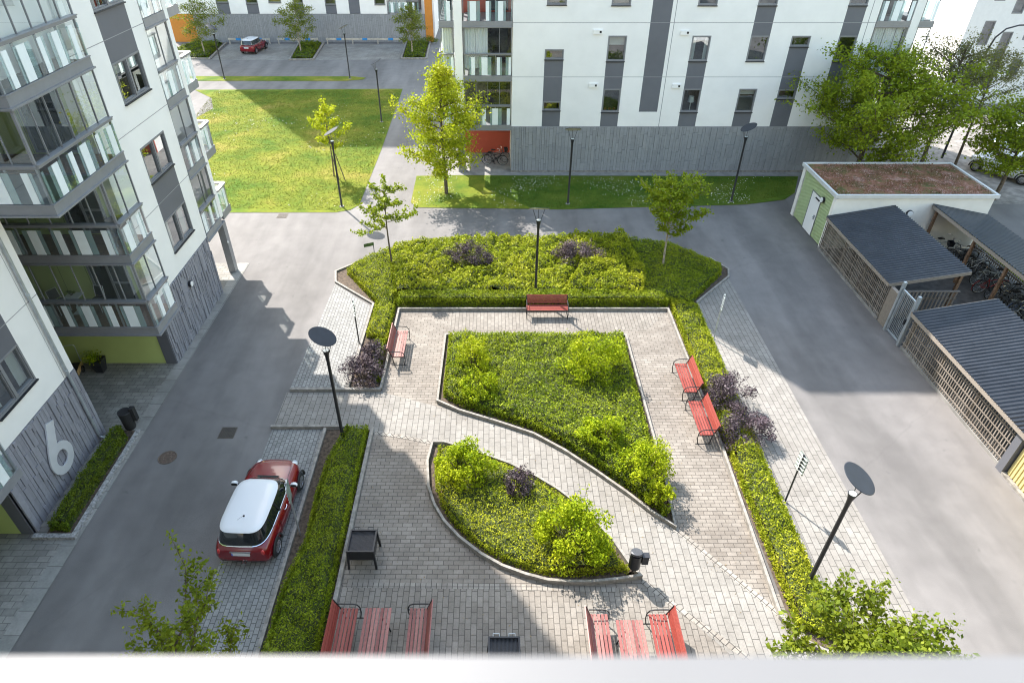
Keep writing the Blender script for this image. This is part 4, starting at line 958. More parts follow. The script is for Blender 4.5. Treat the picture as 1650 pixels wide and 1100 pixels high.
q = MB(); q.box(17.04, 17.1, 22.02, 22.1, 1.0, 1.25); obj('lock', q, M['darkmetal'], t)
q = MB(); q.box(17.15, 17.3, 23.12, 23.8, 0, 1.75); obj('infill_panel', q, M['wood'], t)
# shed at the right edge, nearest
t = thing('bin_shed', 'shed with yellow striped boarding and grey corner post at the right edge', 'shed', (17.3, 10, 0))
q = MB(); q.box(17.0, 17.35, 14.78, 15.06, 0, 1.74); obj('corner_post', q, M['grey'], t)
q = MB(); y = 8.0; i = 0
while y < 14.7: q.box(17.12+(.025 if i % 2 else 0), 17.4, y, y+.07, .1, 1.72 if y > 14.45 else 2.5); y += .07; i += 1
obj('yellow_boarding', q, M['yellow'], t)
q = MB(); q.box(17.0, 17.4, 8.0, 14.77, 0, .09); obj('footing', q, M['kerb'], t)
q = MB(); q.box(17.41, 21, 8, 14.4, 0, 2.55); obj('wall', q, M['shed_white'], t)

# ================================================================ STREET LAMPS
def lamp(loc, ndir, label, first=None):
    if first is None:
        t = thing('street_lamp', label, 'street lamp', (loc[0], loc[1], 0), ndir, 'courtyard lamps with tilted round reflectors')
        q = MB(); q.tube([(0, 0, 0), (0, 0, .02), (0, 0, 3.45), (0, 0, 3.72), (0, 0, 3.95)], [.075, .06, .052, .065, .115], 16); obj('pole', q, M['blackpaint'], t, world=False, smooth=True)
        q = MB(); q.tube([(0, 0, 0), (0, 0, .05)], .14, 18); obj('base_plate', q, M['concrete'], t, world=False)
        q = MB(); q.tube([(0, 0, 3.94), (0, 0, 3.957)], .092, 18); obj('lamp_lens', q, plain('lamp lens', (.55, .62, .62), .15, var=0, coat=.5), t, world=False)
        tl = R(27); nrm = Vector((math.sin(tl), 0, math.cos(tl))); cc = Vector((-.02, 0, 4.5))
        ux = Vector((math.cos(tl), 0, -math.sin(tl)))
        q = MB(); q.tube([cc-nrm*.012, cc, cc+nrm*.012], [.44, .455, .44], 40); dsk = obj('reflector_disc', q, [plain('reflector paint', (.022, .027, .038), .5, 0, var=.1, coat=.0, spec=.3)], t, world=False)
        q = MB(); q.tube([cc-nrm*.013, cc-nrm*.016], .43, 40); obj('reflector_face', q, plain('cream reflector', (.62, .58, .48), .4, var=0), dsk, world=False)
        for dy, dx in ((.0, .30), (.26, .12), (-.26, .12)):
            e = cc+ux*dx+Vector((0, dy, 0))-nrm*.01; s_ = MB(); s_.tube([(.10*(1 if dx > .2 else .35), dy*.3, 3.86), tuple(e)], .011, 6); obj('strut', s_, M['blackpaint'], t, world=False)
        return t
    return copy_tree(first, None, label, (loc[0], loc[1], 0), ndir)
L0 = lamp((-5.4, 16.41), 0, 'tall black courtyard lamp at the corner of the hedge beside the red car')
for p, a, lab in (((-9.1, 35.65), PI, 'black lamp with tilted pale disc at the lawn edge beside the young tree'),
                  ((4.39, 36.0), PI/2, 'black lamp in front of the long grey plinth, left on the lawn strip'),
                  ((14.29, 36.35), PI, 'black lamp at the right end of the shaded lawn strip by the grey plinth'),
                  ((1.92, 25.75), PI/2, 'black lamp standing in the hedge behind the single red bench'),
                  ((8.87, 10.58), R(-20), 'black lamp rising from the hedge at the lower right, disc over the pale pavers'),
                  ((-8.91, 51.16), PI, 'black lamp on the shaded far lawn beside the footpath'),
                  ((-13.69, 63.85), PI-.4, 'black lamp on the thin grass verge before the empty parking bays'),
                  ((-25.48, 63.63), 0, 'black lamp on the thin grass verge below the parked red car')):
    lamp(p, a, lab, L0)
# ================================================================ SIGNS
def signpost(loc, label, h=2.2, mat=None, clips=True, rz=0):
    t = thing('parking_sign', label, 'sign', (loc[0], loc[1], 0), rz)
    q = MB(); q.tube([(0, 0, 0), (0, 0, h)], .027, 8); obj('pole', q, mat or M['darkmetal'], t, world=False)
    q = MB(); q.box(.03, .036, -.22, .22, h-.72, h-.02); obj('sign_plate', q, plain('sign back', (.22, .27, .25), .5, .3, var=.1), t, world=False)
    q = MB()
    for i in range(5):
        z = h-.66+.14*i; q.box(-.04, .028, -.03, .03, z, z+.025)
        if clips: q.box(-.012, .029, -.2, .2, z, z+.03)
    obj('bracket', q, M['galv'] if mat else plain('pale clip', (.5, .53, .5), .5, var=0), t, world=False)
    return t
signpost((9.33, 13.58), 'small green grey parking sign on a thin post by the pale pavers, lower right', 2.15, rz=R(8))
signpost((9.44, 22.38), 'pale parking sign seen edge on, on the shaded paver strip at upper right', 2.24, M['galv'], rz=R(-20))
signpost((-5.93, 12.29), 'grey green parking sign leaning over the kerb beside the red car', 2.37, M['metal'], rz=R(12))
signpost((-5.77, 22.02), 'dark thin parking sign above the purple bushes on the left', 2.2, rz=R(12))
t = thing('low_sign', 'tiny low green sign at the top left tip of the planting', 'sign', (-6.3, 29.9, 0)); q = MB(); q.tube([(0, 0, 0), (0, 0, .5)], .02, 6); obj('pole', q, M['darkmetal'], t, world=False); q = MB(); q.add([(-.5, -.02, .38), (.03, -.02, .50), (.03, .0, .68), (-.5, .0, .56)], [(0, 1, 2, 3), (3, 2, 1, 0)]); obj('sign_plate', q, plain('sign green', (.10, .16, .06), .6, var=.1), t, world=False)
# ================================================================ BENCHES
def bench(loc, rz, label, L=1.8, group='red slatted benches', mat=None):
    """sits along local X, faces local -Y"""
    t = thing('park_bench', label, 'bench', (loc[0], loc[1], 0), rz, group); mat = mat or M['redslat']
    s_ = MB()
    for i in range(5): y = -.21+.098*i; s_.box(-L/2+random.uniform(0, .006), L/2-random.uniform(0, .006), y, y+.072, .435, .465+random.uniform(-.002, .002))
    obj('seat', s_, mat, t, world=False)
    b_ = MB()
    for i in range(4):
        z = .53+.094*i; y = .27+.035*i; b_.add([(-L/2, y, z), (L/2, y, z), (L/2, y+.03, z+.075), (-L/2, y+.03, z+.075), (-L/2, y+.028, z-.01), (L/2, y+.028, z-.01), (L/2, y+.058, z+.065), (-L/2, y+.058, z+.065)], [(0, 1, 2, 3), (7, 6, 5, 4), (0, 4, 5, 1), (1, 5, 6, 2), (2, 6, 7, 3), (3, 7, 4, 0)])
    obj('backrest', b_, mat, t, world=False)
    for sx in (-1, 1):
        x = sx*(L/2-.015); f_ = MB()
        f_.tube([(x, -.22, .0), (x, -.27, .30), (x, -.26, .52), (x, -.20, .64), (x, -.08, .685), (x, .12, .69), (x, .30, .69)], .017, 8)
        f_.tube([(x, .18, .0), (x, .22, .25), (x, .25, .45), (x, .40, .88)], .019, 8)
        f_.bar((x, -.25, .42), (x, .25, .42), .03, .02); f_.tube([(x, -.30, .012), (x, .26, .012)], .015, 6)
        obj('armrest_frame', f_, M['blackpaint'], t, world=False, smooth=True)
    return t
bench((2.36, 24.12), 0, 'single red bench facing the courtyard in front of the long hedge', 1.86)
bench((-3.90, 21.45), PI/2, 'pinkish red bench at the left side beside the purple bushes', 1.8, mat=M['redslat_worn'])
bench((7.38, 19.25), -PI/2, 'upper of the two end to end red benches on the right', 1.72)
bench((7.38, 17.0), -PI/2, 'lower of the two end to end red benches beside the dark bushes', 1.76)
bench((-3.86, 8.72), PI/2, 'red bench at the left of the bottom left picnic table against the hedge kerb', 1.8)
bench((-2.05, 8.72), -PI/2, 'dark red bench to the right of the bottom left picnic table, in shade', 1.8, mat=M['redslat_worn'])
bench((2.78, 8.55), PI/2, 'bench with shiny worn slats left of the sunny picnic table', 1.8, mat=M['redslat_worn'])
bench((4.30, 8.55), -PI/2, 'bright red bench right of the sunny picnic table', 1.8)
def ptable(loc, label):
    t = thing('picnic_table', label, 'table', (loc[0], loc[1], 0), 0); q = MB()
    for i in range(7): x = -.35+.102*i; q.box(x, x+.076, -.85, .85, .695, .725)
    obj('tabletop', q, M['redslat_worn'], t, world=False)
    for sy in (-1, 1):
        y = sy*.6
        for sx in (-1, 1):
            q = MB(); q.tube([(sx*.1, y, .69), (sx*.22, y, .3), (sx*.28, y, 0)], .02, 8); obj('leg', q, M['blackpaint'], t, world=False)
    return t
ptable((-3.05, 8.62), 'red slatted picnic table in the shade at the bottom left')
ptable((3.49, 8.28), 'red slatted picnic table in the sun at the bottom')
# ================================================================ GRILLS, BINS, POT, CART
def grill(loc, label, w_=.74, d_=.72, h=.80, dark=True):
    t = thing('charcoal_grill', label, 'grill', (loc[0], loc[1], 0)); q = MB(); x, y = w_/2, d_/2
    for a in ((-x, -x+.02, -y, y), (x-.02, x, -y, y), (-x+.02, x-.02, -y, -y+.02), (-x+.02, x-.02, y-.02, y)): q.box(*a, h-.42, h)
    q.box(-x+.02, x-.02, -y+.02, y-.02, h-.12, h-.10); q.box(-x-.025, x+.025, -y-.025, -y, h-.03, h+.0); q.box(-x-.025, x+.025, y, y+.025, h-.03, h); q.box(-x-.025, -x, -y, y, h-.03, h); q.box(x, x+.025, -y, y, h-.03, h)
    obj('fire_box', q, M['blackpaint'], t, world=False)
    q = MB(); n = 22
    for i in range(n): xx = -x+.03+(w_-.06)*i/(n-1); q.tube([(xx, -y+.02, h-.03), (xx, y-.02, h-.03)], .006, 5)
    obj('grate', q, M['darkmetal'], t, world=False)
    for sx in (-1, 1):
        for sy in (-1, 1): q = MB(); q.bar((sx*(x-.01), sy*(y-.01), h-.05), (sx*(x+.03), sy*(y+.03), 0), .06, .06); obj('leg', q, M['blackpaint'], t, world=False)
    for sx in (-.2, .2): q = MB(); q.tube([(sx-.08, y+.02, h-.01), (sx-.08, y+.09, h+.01), (sx+.08, y+.09, h+.01), (sx+.08, y+.02, h-.01)], .01, 6); obj('handle', q, M['galv' if not dark else 'blackpaint'], t, world=False)
    return t
grill((-3.83, 11.52), 'black box shaped charcoal grill on four legs by the hedge kerb')
grill((.24, 8.27), 'black charcoal grill with fine grate at the bottom edge', .76, .76, .76, False)
t = thing('litter_bin', 'black cylindrical litter bin with small ash box at the tip of the curved planting', 'bin', (3.94, 10.92, 0))
q = MB(); q.tube([(0, 0, 0), (0, 0, .75)], .022, 8); q.tube([(0, 0, 0), (0, 0, .02)], .1, 12); obj('post', q, M['blackpaint'], t, world=False)
q = MB(); q.tube([(.03, .02, .42), (.03, .02, .98)], .165, 26); obj('bin_body', q, M['blackpaint'], t, world=False)
q = MB(); q.tube([(.03, .02, .98), (.03, .045, 1.04), (.03, .05, 1.06)], [.17, .172, .14], 26); obj('lid', q, plain('grey lid', (.07, .075, .085), .4, .3, var=.05), t, world=False)
q = MB(); q.box(.20, .38, -.07, .08, .60, .92); q.box(.19, .39, -.08, .09, .92, .95); obj('ash_box', q, M['darkmetal'], t, world=False)
t = thing('litter_bin', 'round black litter bin with side box at the end of the small dark hedge', 'bin', (-13.2, 16.95, 0))
q = MB(); q.tube([(0, 0, 0), (0, 0, .1), (0, 0, .78)], [.16, .19, .22], 24); obj('bin_body', q, M['rubber'], t, world=False)
q = MB(); q.torus((0, 0, .79), (0, 0, 1), .21, .018, 24, 6); obj('rim', q, M['darkmetal'], t, world=False)
q = MB(); q.box(.18, .34, -.02, .16, .35, .92); obj('ash_box', q, M['rubber'], t, world=False)
t = thing('flower_pot', 'tall black square pot with a trailing plant by the green wall', 'pot', (-15.85, 20.2, 0))
q = MB(); q.loft([[(sx*a, sy*a, z) for sx, sy in ((-1, -1), (1, -1), (1, 1), (-1, 1))] for a, z in ((.14, 0), (.24, .62), (.21, .62), (.2, .55))], cap0=True, cap1=True); obj('pot_body', q, M['darkmetal'], t, world=False)
P = rng.normal(size=(420, 3))*np.array([.17, .14, .12])+np.array([-.14, -.02, .68]); link('plant', fast_mesh('plant', leaves(P, .07, .4), 4, M['limeleaf']), t)
t = thing('hand_cart', 'wooden sided hand cart with tube handle against the green wall', 'cart', (-16.75, 20.0, 0), R(15))
q = MB(); q.box(-.22, -.19, -.35, .35, .18, .38); q.box(.19, .22, -.35, .35, .18, .38); obj('side_board', q, plain('light wood', (.50, .32, .14), .6, var=.2, vscale=8), t, world=False)
q = MB(); q.box(-.19, .19, -.33, .33, .16, .34); obj('tub', q, M['rubber'], t, world=False)
q = MB(); q.tube([(-.2, .3, .2), (-.2, .38, 1.1), (-.16, .39, 1.16), (.16, .39, 1.16), (.2, .38, 1.1), (.2, .3, .2)], .014, 8); obj('handle', q, M['galv'], t, world=False)
for sx in (-1, 1): q = MB(); q.torus((sx*.25, .1, .15), (1, 0, 0), .12, .028, 20, 6); q.tube([(sx*.24, .1, .15), (sx*.26, .1, .15)], .05, 10); obj('wheel', q, M['rubber'], t, world=False)
# drains
def drain(loc, rz, label, cover=False):
    t = thing('manhole_cover' if cover else 'drain_grate', label, 'manhole' if cover else 'drain', (loc[0], loc[1], 0), rz)
    if cover:
        q = MB(); q.tube([(0, 0, .001), (0, 0, .012)], .31, 32); obj('cover', q, plain('rusty iron', (.12, .085, .065), .75, .3, var=.4, vscale=18), t, world=False)
        q = MB(); q.torus((0, 0, .012), (0, 0, 1), .29, .012, 32, 6); q.torus((0, 0, .012), (0, 0, 1), .14, .010, 26, 6)
        for i in range(10): a = i*PI/5; q.bar((.15*math.cos(a), .15*math.sin(a), .014), (.27*math.cos(a), .27*math.sin(a), .014), .02, .012)
        obj('ribs', q, M['galv' if 0 else 'concrete'], t, world=False) if 0 else obj('ribs', q, plain('worn iron', (.16, .125, .10), .6, .4, var=.3, vscale=15), t, world=False)
    else:
        q = MB(); q.box(-.26, .26, -.26, .26, .001, .006); obj('pit', q, M['rubber'], t, world=False)
        q = MB()
        for a in ((-.28, -.25), (.25, .28)): q.box(a[0], a[1], -.28, .28, .001, .016); q.box(-.25, .25, a[0], a[1], .001, .016)
        for i in range(8): q.box(-.22+.06*i, -.195+.06*i, -.25, .25, .007, .015)
        q.box(-.25, .25, -.015, .015, .007, .0145); obj('grate', q, plain('cast iron', (.10, .085, .07), .7, .3, var=.3, vscale=15), t, world=False)
    return t
drain((-9.61, 16.69), 0, 'square storm drain grate in the left drive'); drain((-11.29, 15.49), 0, 'round rusty manhole cover in the left drive', True); drain((-12.31, 34.39), 0, 'small drain grate in the asphalt below the lawn')
# ================================================================ CARS
def sring(x, y, a, b, z, n=32, e=4.5, cy=0):
    r_ = []
    for i in range(n):
        t_ = 2*PI*i/n; c_, s_ = math.cos(t_), math.sin(t_)
        r_.append((x+a*math.copysign(abs(c_)**(2/e), c_), y+cy+b*math.copysign(abs(s_)**(2/e), s_), z))
    return r_
def car(label, loc, rz, paint, roofm, scale=1.0, wagon=False):
    t = thing('parked_car', label, 'car', (loc[0], loc[1], 0), rz); S = 1.0
    # stations along y, front +
    st = [(-1.80, .66, .74, .36), (-1.78, .72, .80, .30), (-1.70, .78, .88, .25), (-1.45, .815, .945, .21), (-1.0, .83, .95, .20), (-.4, .835, .94, .19), (.3, .835, .93, .19), (.8, .825, .925, .20), (1.15, .81, .90, .21), (1.45, .765, .86, .23), (1.65, .68, .80, .27), (1.76, .56, .72, .32), (1.81, .42, .62, .38)]
    rings = []
    for y, w_, zt, zb in st:
        r_ = [(0, y, zt+.035), (w_*.35, y, zt+.03), (w_*.62, y, zt+.015), (w_*.80, y, zt-.01), (w_*.91, y, zt-.05), (w_*.975, y, zt-.13), (w_, y, zt-.26), (w_, y, (zt+zb)/2-.05), (w_*.985, y, zb+.10), (w_*.93, y, zb+.02), (w_*.7, y, zb)]
        full = r_+[(-x, yy, z) for x, yy, z in reversed(r_[1:])]; rings.append(full)
    # denser interpolation
    dense = []
    for i in range(len(rings)-1):
        for f_ in (0, .5): dense.append([tuple(a*(1-f_)+b*f_ for a, b in zip(p, q_)) for p, q_ in zip(rings[i], rings[i+1])])
    dense.append(rings[-1])
    q = MB(); q.loft(dense, closed=True, cap0=True, cap1=True); body = obj('body', q, paint, t, world=False, smooth=True)
    m_ = body.modifiers.new('s', 'SUBSURF'); m_.levels = 1; m_.render_levels = 1
    # greenhouse
    gb = sring(0, -.47, .755, 1.28, .93); gm = sring(0, -.53, .70, 1.13, 1.15); gt = sring(0, -.60, .635, .97, 1.33)
    # glass is split: windscreen+sides are one dark band, pillars black
    q = MB(); q.loft([gb, gm, gt]); obj('windows', q, plain('car glass', (.012, .015, .016), .04, var=0, coat=1), t, world=False, smooth=True)
    q = MB(); rr = [sring(0, -.60, .645, .985, 1.325), sring(0, -.60, .655, .995, 1.345), sring(0, -.60, .63, .965, 1.372), sring(0, -.60, .5, .8, 1.40), sring(0, -.60, .25, .45, 1.415), sring(0, -.60, .02, .03, 1.42)]
    q.loft(rr, cap1=True); obj('roof', q, roofm, t, world=False, smooth=True)
    q = MB(); q.loft([[(x*1.006, (y+.47)*1.006-.47, z) for x, y, z in gb], [(x*1.012, (y+.47)*1.012-.47, z+.018) for x, y, z in gb], [(x*.995, (y+.47)*.995-.47, z+.028) for x, y, z in gb]]); obj('belt_trim', q, M['chrome'], t, world=False)
    for sx in (-1, 1):
        q = MB(); q.bar((sx*.762, -.42, .94), (sx*.655, -.5, 1.32), .07, .03, up=(1, 0, 0)); obj('door_pillar', q, M['blackpaint'], t, world=False)
    for sx in (-1, 1):
        for y in (-1.235, 1.235):
            q = MB(); q.torus((sx*.765, y, .30), (1, 0, 0), .225, .085, 30, 10); wh = obj('wheel', q, M['rubber'], t, world=False, smooth=True)
            q = MB(); q.tube([(sx*.79, y, .30), (sx*.80, y, .30)], .165, 24); q.torus((sx*.825, y, .30), (1, 0, 0), .185, .014, 28, 6)
            for i in range(8): a = i*PI/4; q.bar((sx*.825, y+.04*math.cos(a), .30+.04*math.sin(a)), (sx*.83, y+.18*math.cos(a), .30+.18*math.sin(a)), .012, .04, up=(1, 0, 0))
            q.tube([(sx*.80, y, .30), (sx*.84, y, .30)], .04, 12); obj('rim', q, plain('alloy', (.5, .5, .52), .3, .8, var=0), wh, world=False)
            q = MB(); q.torus((sx*.80, y, .30), (1, 0, 0), .345, .034, 24, 6, a0=PI*0-.0, a1=2*PI); 
            # black flare over the upper half of the wheel
            v2 = []; seg = 20
            for i in range(seg+1):
                a = -.1+(PI+.2)*i/seg
                for (rr_, xx) in ((.325, .80), (.335, .858), (.375, .862), (.395, .835)): v2.append((sx*xx, y+rr_*math.cos(a), .30+rr_*math.sin(a)))
            q = MB(); q.add(v2, [(i*4+k, i*4+k+1, (i+1)*4+k+1, (i+1)*4+k) for i in range(seg) for k in range(3)]); obj('wheel_arch', q, M['rubber'], t, world=False, smooth=True)
        q = MB(); cs = [Vector((sx*.91, .52, 1.0))+Vector((.10*math.cos(a)*1.0, .05*math.sin(a), 0)) for a in [0]]
        mir = MB(); mir.loft([[(sx*.93+x*.0, .50+yy*.09, 1.0+zz*.075) for yy, zz in [(math.cos(a)*s, math.sin(a)*s) for a in [2*PI*i/14 for i in range(14)]]] if False else [(sx*(.93)+math.cos(a)*.115*s, .50+dy, 1.0+math.sin(a)*.075*s) for a in [2*PI*i/14 for i in range(14)]] for s, dy in ((.9, -.05), (1, -.02), (.9, .04), (.5, .075))], cap0=True, cap1=True)
        mo = obj('door_mirror', mir, roofm, t, world=False, smooth=True); q = MB(); q.bar((sx*.79, .50, .955), (sx*.86, .50, .98), .03, .05); q.box(sx*.93-.09, sx*.93+.09, .444, .449, .95, 1.05); obj('mirror_foot', q, M['rubber'], mo, world=False)
        q = MB(); q.tube([(sx*.838, -.30, .80), (sx*.862, -.26, .80), (sx*.862, -.14, .80), (sx*.838, -.10, .80)], .014, 6); obj('door_handle', q, M['chrome'], t, world=False)
        q = MB(); q.tube([(sx*.56, 1.56, .70), (sx*.565, 1.70, .70)], [.12, .10], 22); hl = obj('headlight', q, plain('light glass', (.7, .72, .74), .1, var=0, coat=.6), t, world=False)
        q = MB(); q.torus((sx*.565, 1.66, .70), (0, 1, 0), .118, .012, 24, 6); obj('headlight_ring', q, M['chrome'], hl, world=False)
        q = MB(); q.loft([[(sx*(.63-.0*s)+math.cos(a)*.06*s, -1.76-d, .71+math.sin(a)*.105*s) for a in [2*PI*i/16 for i in range(16)]] for s, d in ((1, -.03), (1, .012), (.8, .03), (.3, .036))], cap1=True); obj('tail_light', q, plain('tail light', (.5, .03, .03), .15, var=0, coat=.8), t, world=False)
        q = MB(); q.bar((sx*.8365, .36, .30), (sx*.8365, .36, .90), .006, .012); q.bar((sx*.8375, -.72, .30), (sx*.8365, -.72, .90), .006, .012); q.bar((sx*.8368, .36, .30), (sx*.8378, -.72, .30), .006, .012); obj('door_seam', q, M['rubber'], t, world=False)
    q = MB(); q.box(-.26, .26, -1.832, -1.80, .62, .73); pl_ = obj('number_plate', q, M['white_plain'], t, world=False); q = MB(); q.box(-.259, -.22, -1.835, -1.832, .622, .728); obj('plate_band', q, plain('plate blue', (.05, .12, .5), .5, var=0), pl_, world=False)
    q = MB(); q.box(-.30, .30, -1.825, -1.79, .745, .775); obj('boot_handle', q, M['chrome'], t, world=False)
    q = MB(); q.tube([(-.035, -1.86, .26), (-.035, -1.6, .26)], .03, 12); q.tube([(.04, -1.86, .26), (.04, -1.6, .26)], .03, 12); obj('exhaust', q, M['chrome'], t, world=False)
    q = MB(); q.tube([(.0, -1.05, 1.41), (.0, -1.05, 1.44)], [.035, .02], 10); q.tube([(0, -1.05, 1.43), (-.02, -1.38, 1.66)], .004, 5); obj('antenna', q, M['rubber'], t, world=False)
    q = MB(); q.tube([(.28, .76, .985), (-.12, .66, 1.02)], .009, 5); q.tube([(-.18, .78, .985), (-.55, .62, 1.03)], .009, 5); obj('wiper', q, M['rubber'], t, world=False)
    q = MB(); q.tube([(0, -1.72, .97), (.30, -1.72, 1.0)], .008, 5); obj('rear_wiper', q, M['rubber'], t, world=False)
    q = MB(); q.add([(-.36, .88, .965), (.36, .88, .965), (.30, .80, .968), (-.30, .80, .968)], [(0, 1, 2, 3)]); q.tube([(-.62, .86, .95), (-.60, 1.3, .925), (-.45, 1.62, .845)], .005, 4); q.tube([(.62, .86, .95), (.60, 1.3, .925), (.45, 1.62, .845)], .005, 4); obj('bonnet_seam', q, M['rubber'], t, world=False)
    q = MB()
    for i in range(4): q.box(-.34, .34, 1.795, 1.83, .50+.04*i, .515+.04*i)
    obj('grille', q, M['chrome'], t, world=False)
    q = MB(); q.loft([[(x*1.012, y*1.004, z) for (x, y, z) in rings[0][8:-7]] for _ in (0,)]+[[(x*1.012, y*1.004-.004, z-.02) for (x, y, z) in rings[0][8:-7]]], closed=False); obj('bumper_trim', q, M['rubber'], t, world=False)
    t.scale = (scale,)*3
    return t
redpaint = plain('red car paint', (.17, .003, .008), .2, 0, var=0, coat=.7)
car('red three door hatchback with white roof parked beside the hedge', (-7.17, 12.95), R(-2), redpaint, M['white_plain'])
car('small red hatchback with white roof parked far away by the dark plinth', (-26.0, 75.0), R(-8), redpaint, M['white_plain'])
whitepaint = plain('white car paint', (.72, .74, .76), .22, 0, var=0, coat=1); silver = plain('blue silver car paint', (.42, .50, .58), .25, .5, var=0, coat=1)
car('white car parked behind the trees at the right edge', (33.3, 40.5), R(35), whitepaint, whitepaint, 1.12)
car('pale blue car parked beyond the white one at the right edge', (36.3, 43.4), R(35), silver, silver, 1.12)
car('white car parked farther back behind the right hand trees', (39.5, 46.5), R(35), whitepaint, whitepaint, 1.12)
# ================================================================ BICYCLES
def bicycle(label, loc, rz, fcol, basket=False, group=None, lean=0.08):
    t = thing('bicycle', label, 'bicycle', (loc[0], loc[1], 0), rz, group)
    sh = lambda p: (p[0]+p[2]*lean, p[1], p[2])
    for y in (-.52, .55):
        q = MB(); c_ = Vector(sh((0, y, .345))); ax = Vector((1, 0, -lean)); q.torus(c_, ax, .325, .02, 30, 6); wh = obj('wheel', q, M['rubber'], t, world=False, smooth=True)
        q = MB(); q.torus(c_, ax, .305, .011, 30, 5)
        for i in range(12):
            a = i*PI/6; u = ax.normalized().orthogonal().normalized(); v_ = ax.normalized().cross(u); d = u*math.cos(a)+v_*math.sin(a); q.tube([c_, c_+d*.3], .003, 3, caps=False)
        q.tube([c_-ax*.04, c_+ax*.04], .02, 8); obj('rim', q, M['galv'], wh, world=False)
        q = MB(); q.torus(c_, ax, .355, .012, 18, 5, a0=.3, a1=PI-.2); obj('mudguard', q, fcol, t, world=False)
    q = MB(); T = lambda *p, r=.016: q.tube([sh(x) for x in p], r, 8)
    bb = (0, -.08, .28); st_ = (0, -.26, .80); hd = (0, .36, .86); hb = (0, .39, .70)
    T(bb, st_); T((0, -.21, .66), (0, .35, .80)) ; T(bb, hb, r=.019); T(hb, hd, r=.02); T(bb, (.06, -.52, .345), r=.009); T(bb, (-.06, -.52, .345), r=.009); T((0, -.23, .70), (.06, -.52, .345), r=.008); T((0, -.23, .70), (-.06, -.52, .345), r=.008)
    T(hb, (.05, .55, .345), r=.011); T(hb, (-.05, .55, .345), r=.011)
    obj('frame', q, fcol, t, world=False, smooth=True)
    q = MB(); q.tube([sh((0, .35, .86)), sh((0, .32, 1.0))], .014, 8); q.tube([sh((-.30, .12, 1.02)), sh((-.24, .28, 1.04)), sh((0, .34, 1.0)), sh((.24, .28, 1.04)), sh((.30, .12, 1.02))], .013, 8); obj('handlebar', q, M['chrome'], t, world=False)
    q = MB(); c_ = [sh((sx*wd, y, .92+dz)) for y, wd, dz in ((-.42, .09, 0), (-.30, .085, .01), (-.16, .03, 0), (-.10, .02, -.01)) for sx in (-1, 1)]; q.add(c_+[(x, y, z-.05) for x, y, z in c_], [(0, 1, 3, 2), (2, 3, 5, 4), (4, 5, 7, 6), (8, 10, 11, 9), (10, 12, 13, 11), (12, 14, 15, 13), (0, 8, 9, 1), (6, 7, 15, 14), (0, 2, 10, 8), (2, 4, 12, 10), (4, 6, 14, 12), (1, 9, 11, 3), (3, 11, 13, 5), (5, 13, 15, 7)])
    q.tube([sh((0, -.26, .8)), sh((0, -.28, .9))], .013, 6); obj('saddle', q, M['rubber'], t, world=False)
    q = MB(); q.disc(sh((.05, -.08, .28)), (1, 0, 0), .09, .006, 18); q.bar(sh((.07, -.08, .28)), sh((.07, .0, .14)), .015); q.bar(sh((-.07, -.08, .28)), sh((-.07, -.16, .42)), .015); q.box(.06, .16, -.03, .05, .13, .15); q.box(-.13, -.03, -.2, -.12, .41, .43); obj('crank', q, M['darkmetal'], t, world=False)
    q = MB(); q.box(-.05+.06, .05+.06, -.72, -.36, .71, .72); q.tube([(.06, -.70, .71), (.05, -.55, .36)], .006, 5); obj('rack', q, M['darkmetal'], t, world=False)
    if basket:
        q = MB(); q.loft([[(sx*a+.09, .60+sy*b, z) for sx, sy in ((-1, -1), (1, -1), (1, 1), (-1, 1))] for a, b, z in ((.13, .09, .76), (.17, .13, 1.0), (.16, .12, 1.0), (.125, .085, .77))], cap0=True, cap1=True); obj('basket', q, M['darkmetal'], t, world=False)
    return t
bc = {'black': M['blackpaint'], 'silver': M['galv'], 'white': M['white_plain'], 'grey': plain('grey bike paint', (.12, .12, .13), .35, .3, var=0), 'red': plain('red bike paint', (.35, .02, .02), .3, var=0), 'blue': plain('blue bike paint', (.03, .07, .18), .3, var=0)}
bicycle('grey bicycle with a black basket in front of the red wall', (.15, 42.75), R(-82), bc['grey'], True)
bicycle('black bicycle parked nearer, overlapping the grey one by the red wall', (.0, 42.25), R(-95), bc['black'])
order = [('silver', 0), ('grey', 1), ('black', 0), ('white', 0), ('black', 1), ('silver', 0), ('red', 0), ('black', 0), ('grey', 0), ('blue', 1), ('silver', 0), ('black', 0), ('white', 0), ('black', 0)]
nth = ['first', 'second', 'third', 'fourth', 'fifth', 'sixth', 'seventh', 'eighth', 'ninth', 'tenth', 'eleventh', 'twelfth', 'thirteenth', 'fourteenth']
for i, (cn, bk) in enumerate(order):
    y = 29.8-.62*i
    bicycle('%s bicycle%s, %s from the cream shed in the shelter row' % (cn, ' with basket' if bk else '', nth[i]), (23.4+.45*(i % 2)+random.uniform(-.1, .1), y, 0), R(90 if i % 3 else -90)+random.uniform(-.15, .15), bc[cn], bool(bk), 'bicycles under the shelter roof', random.uniform(-.12, .15))
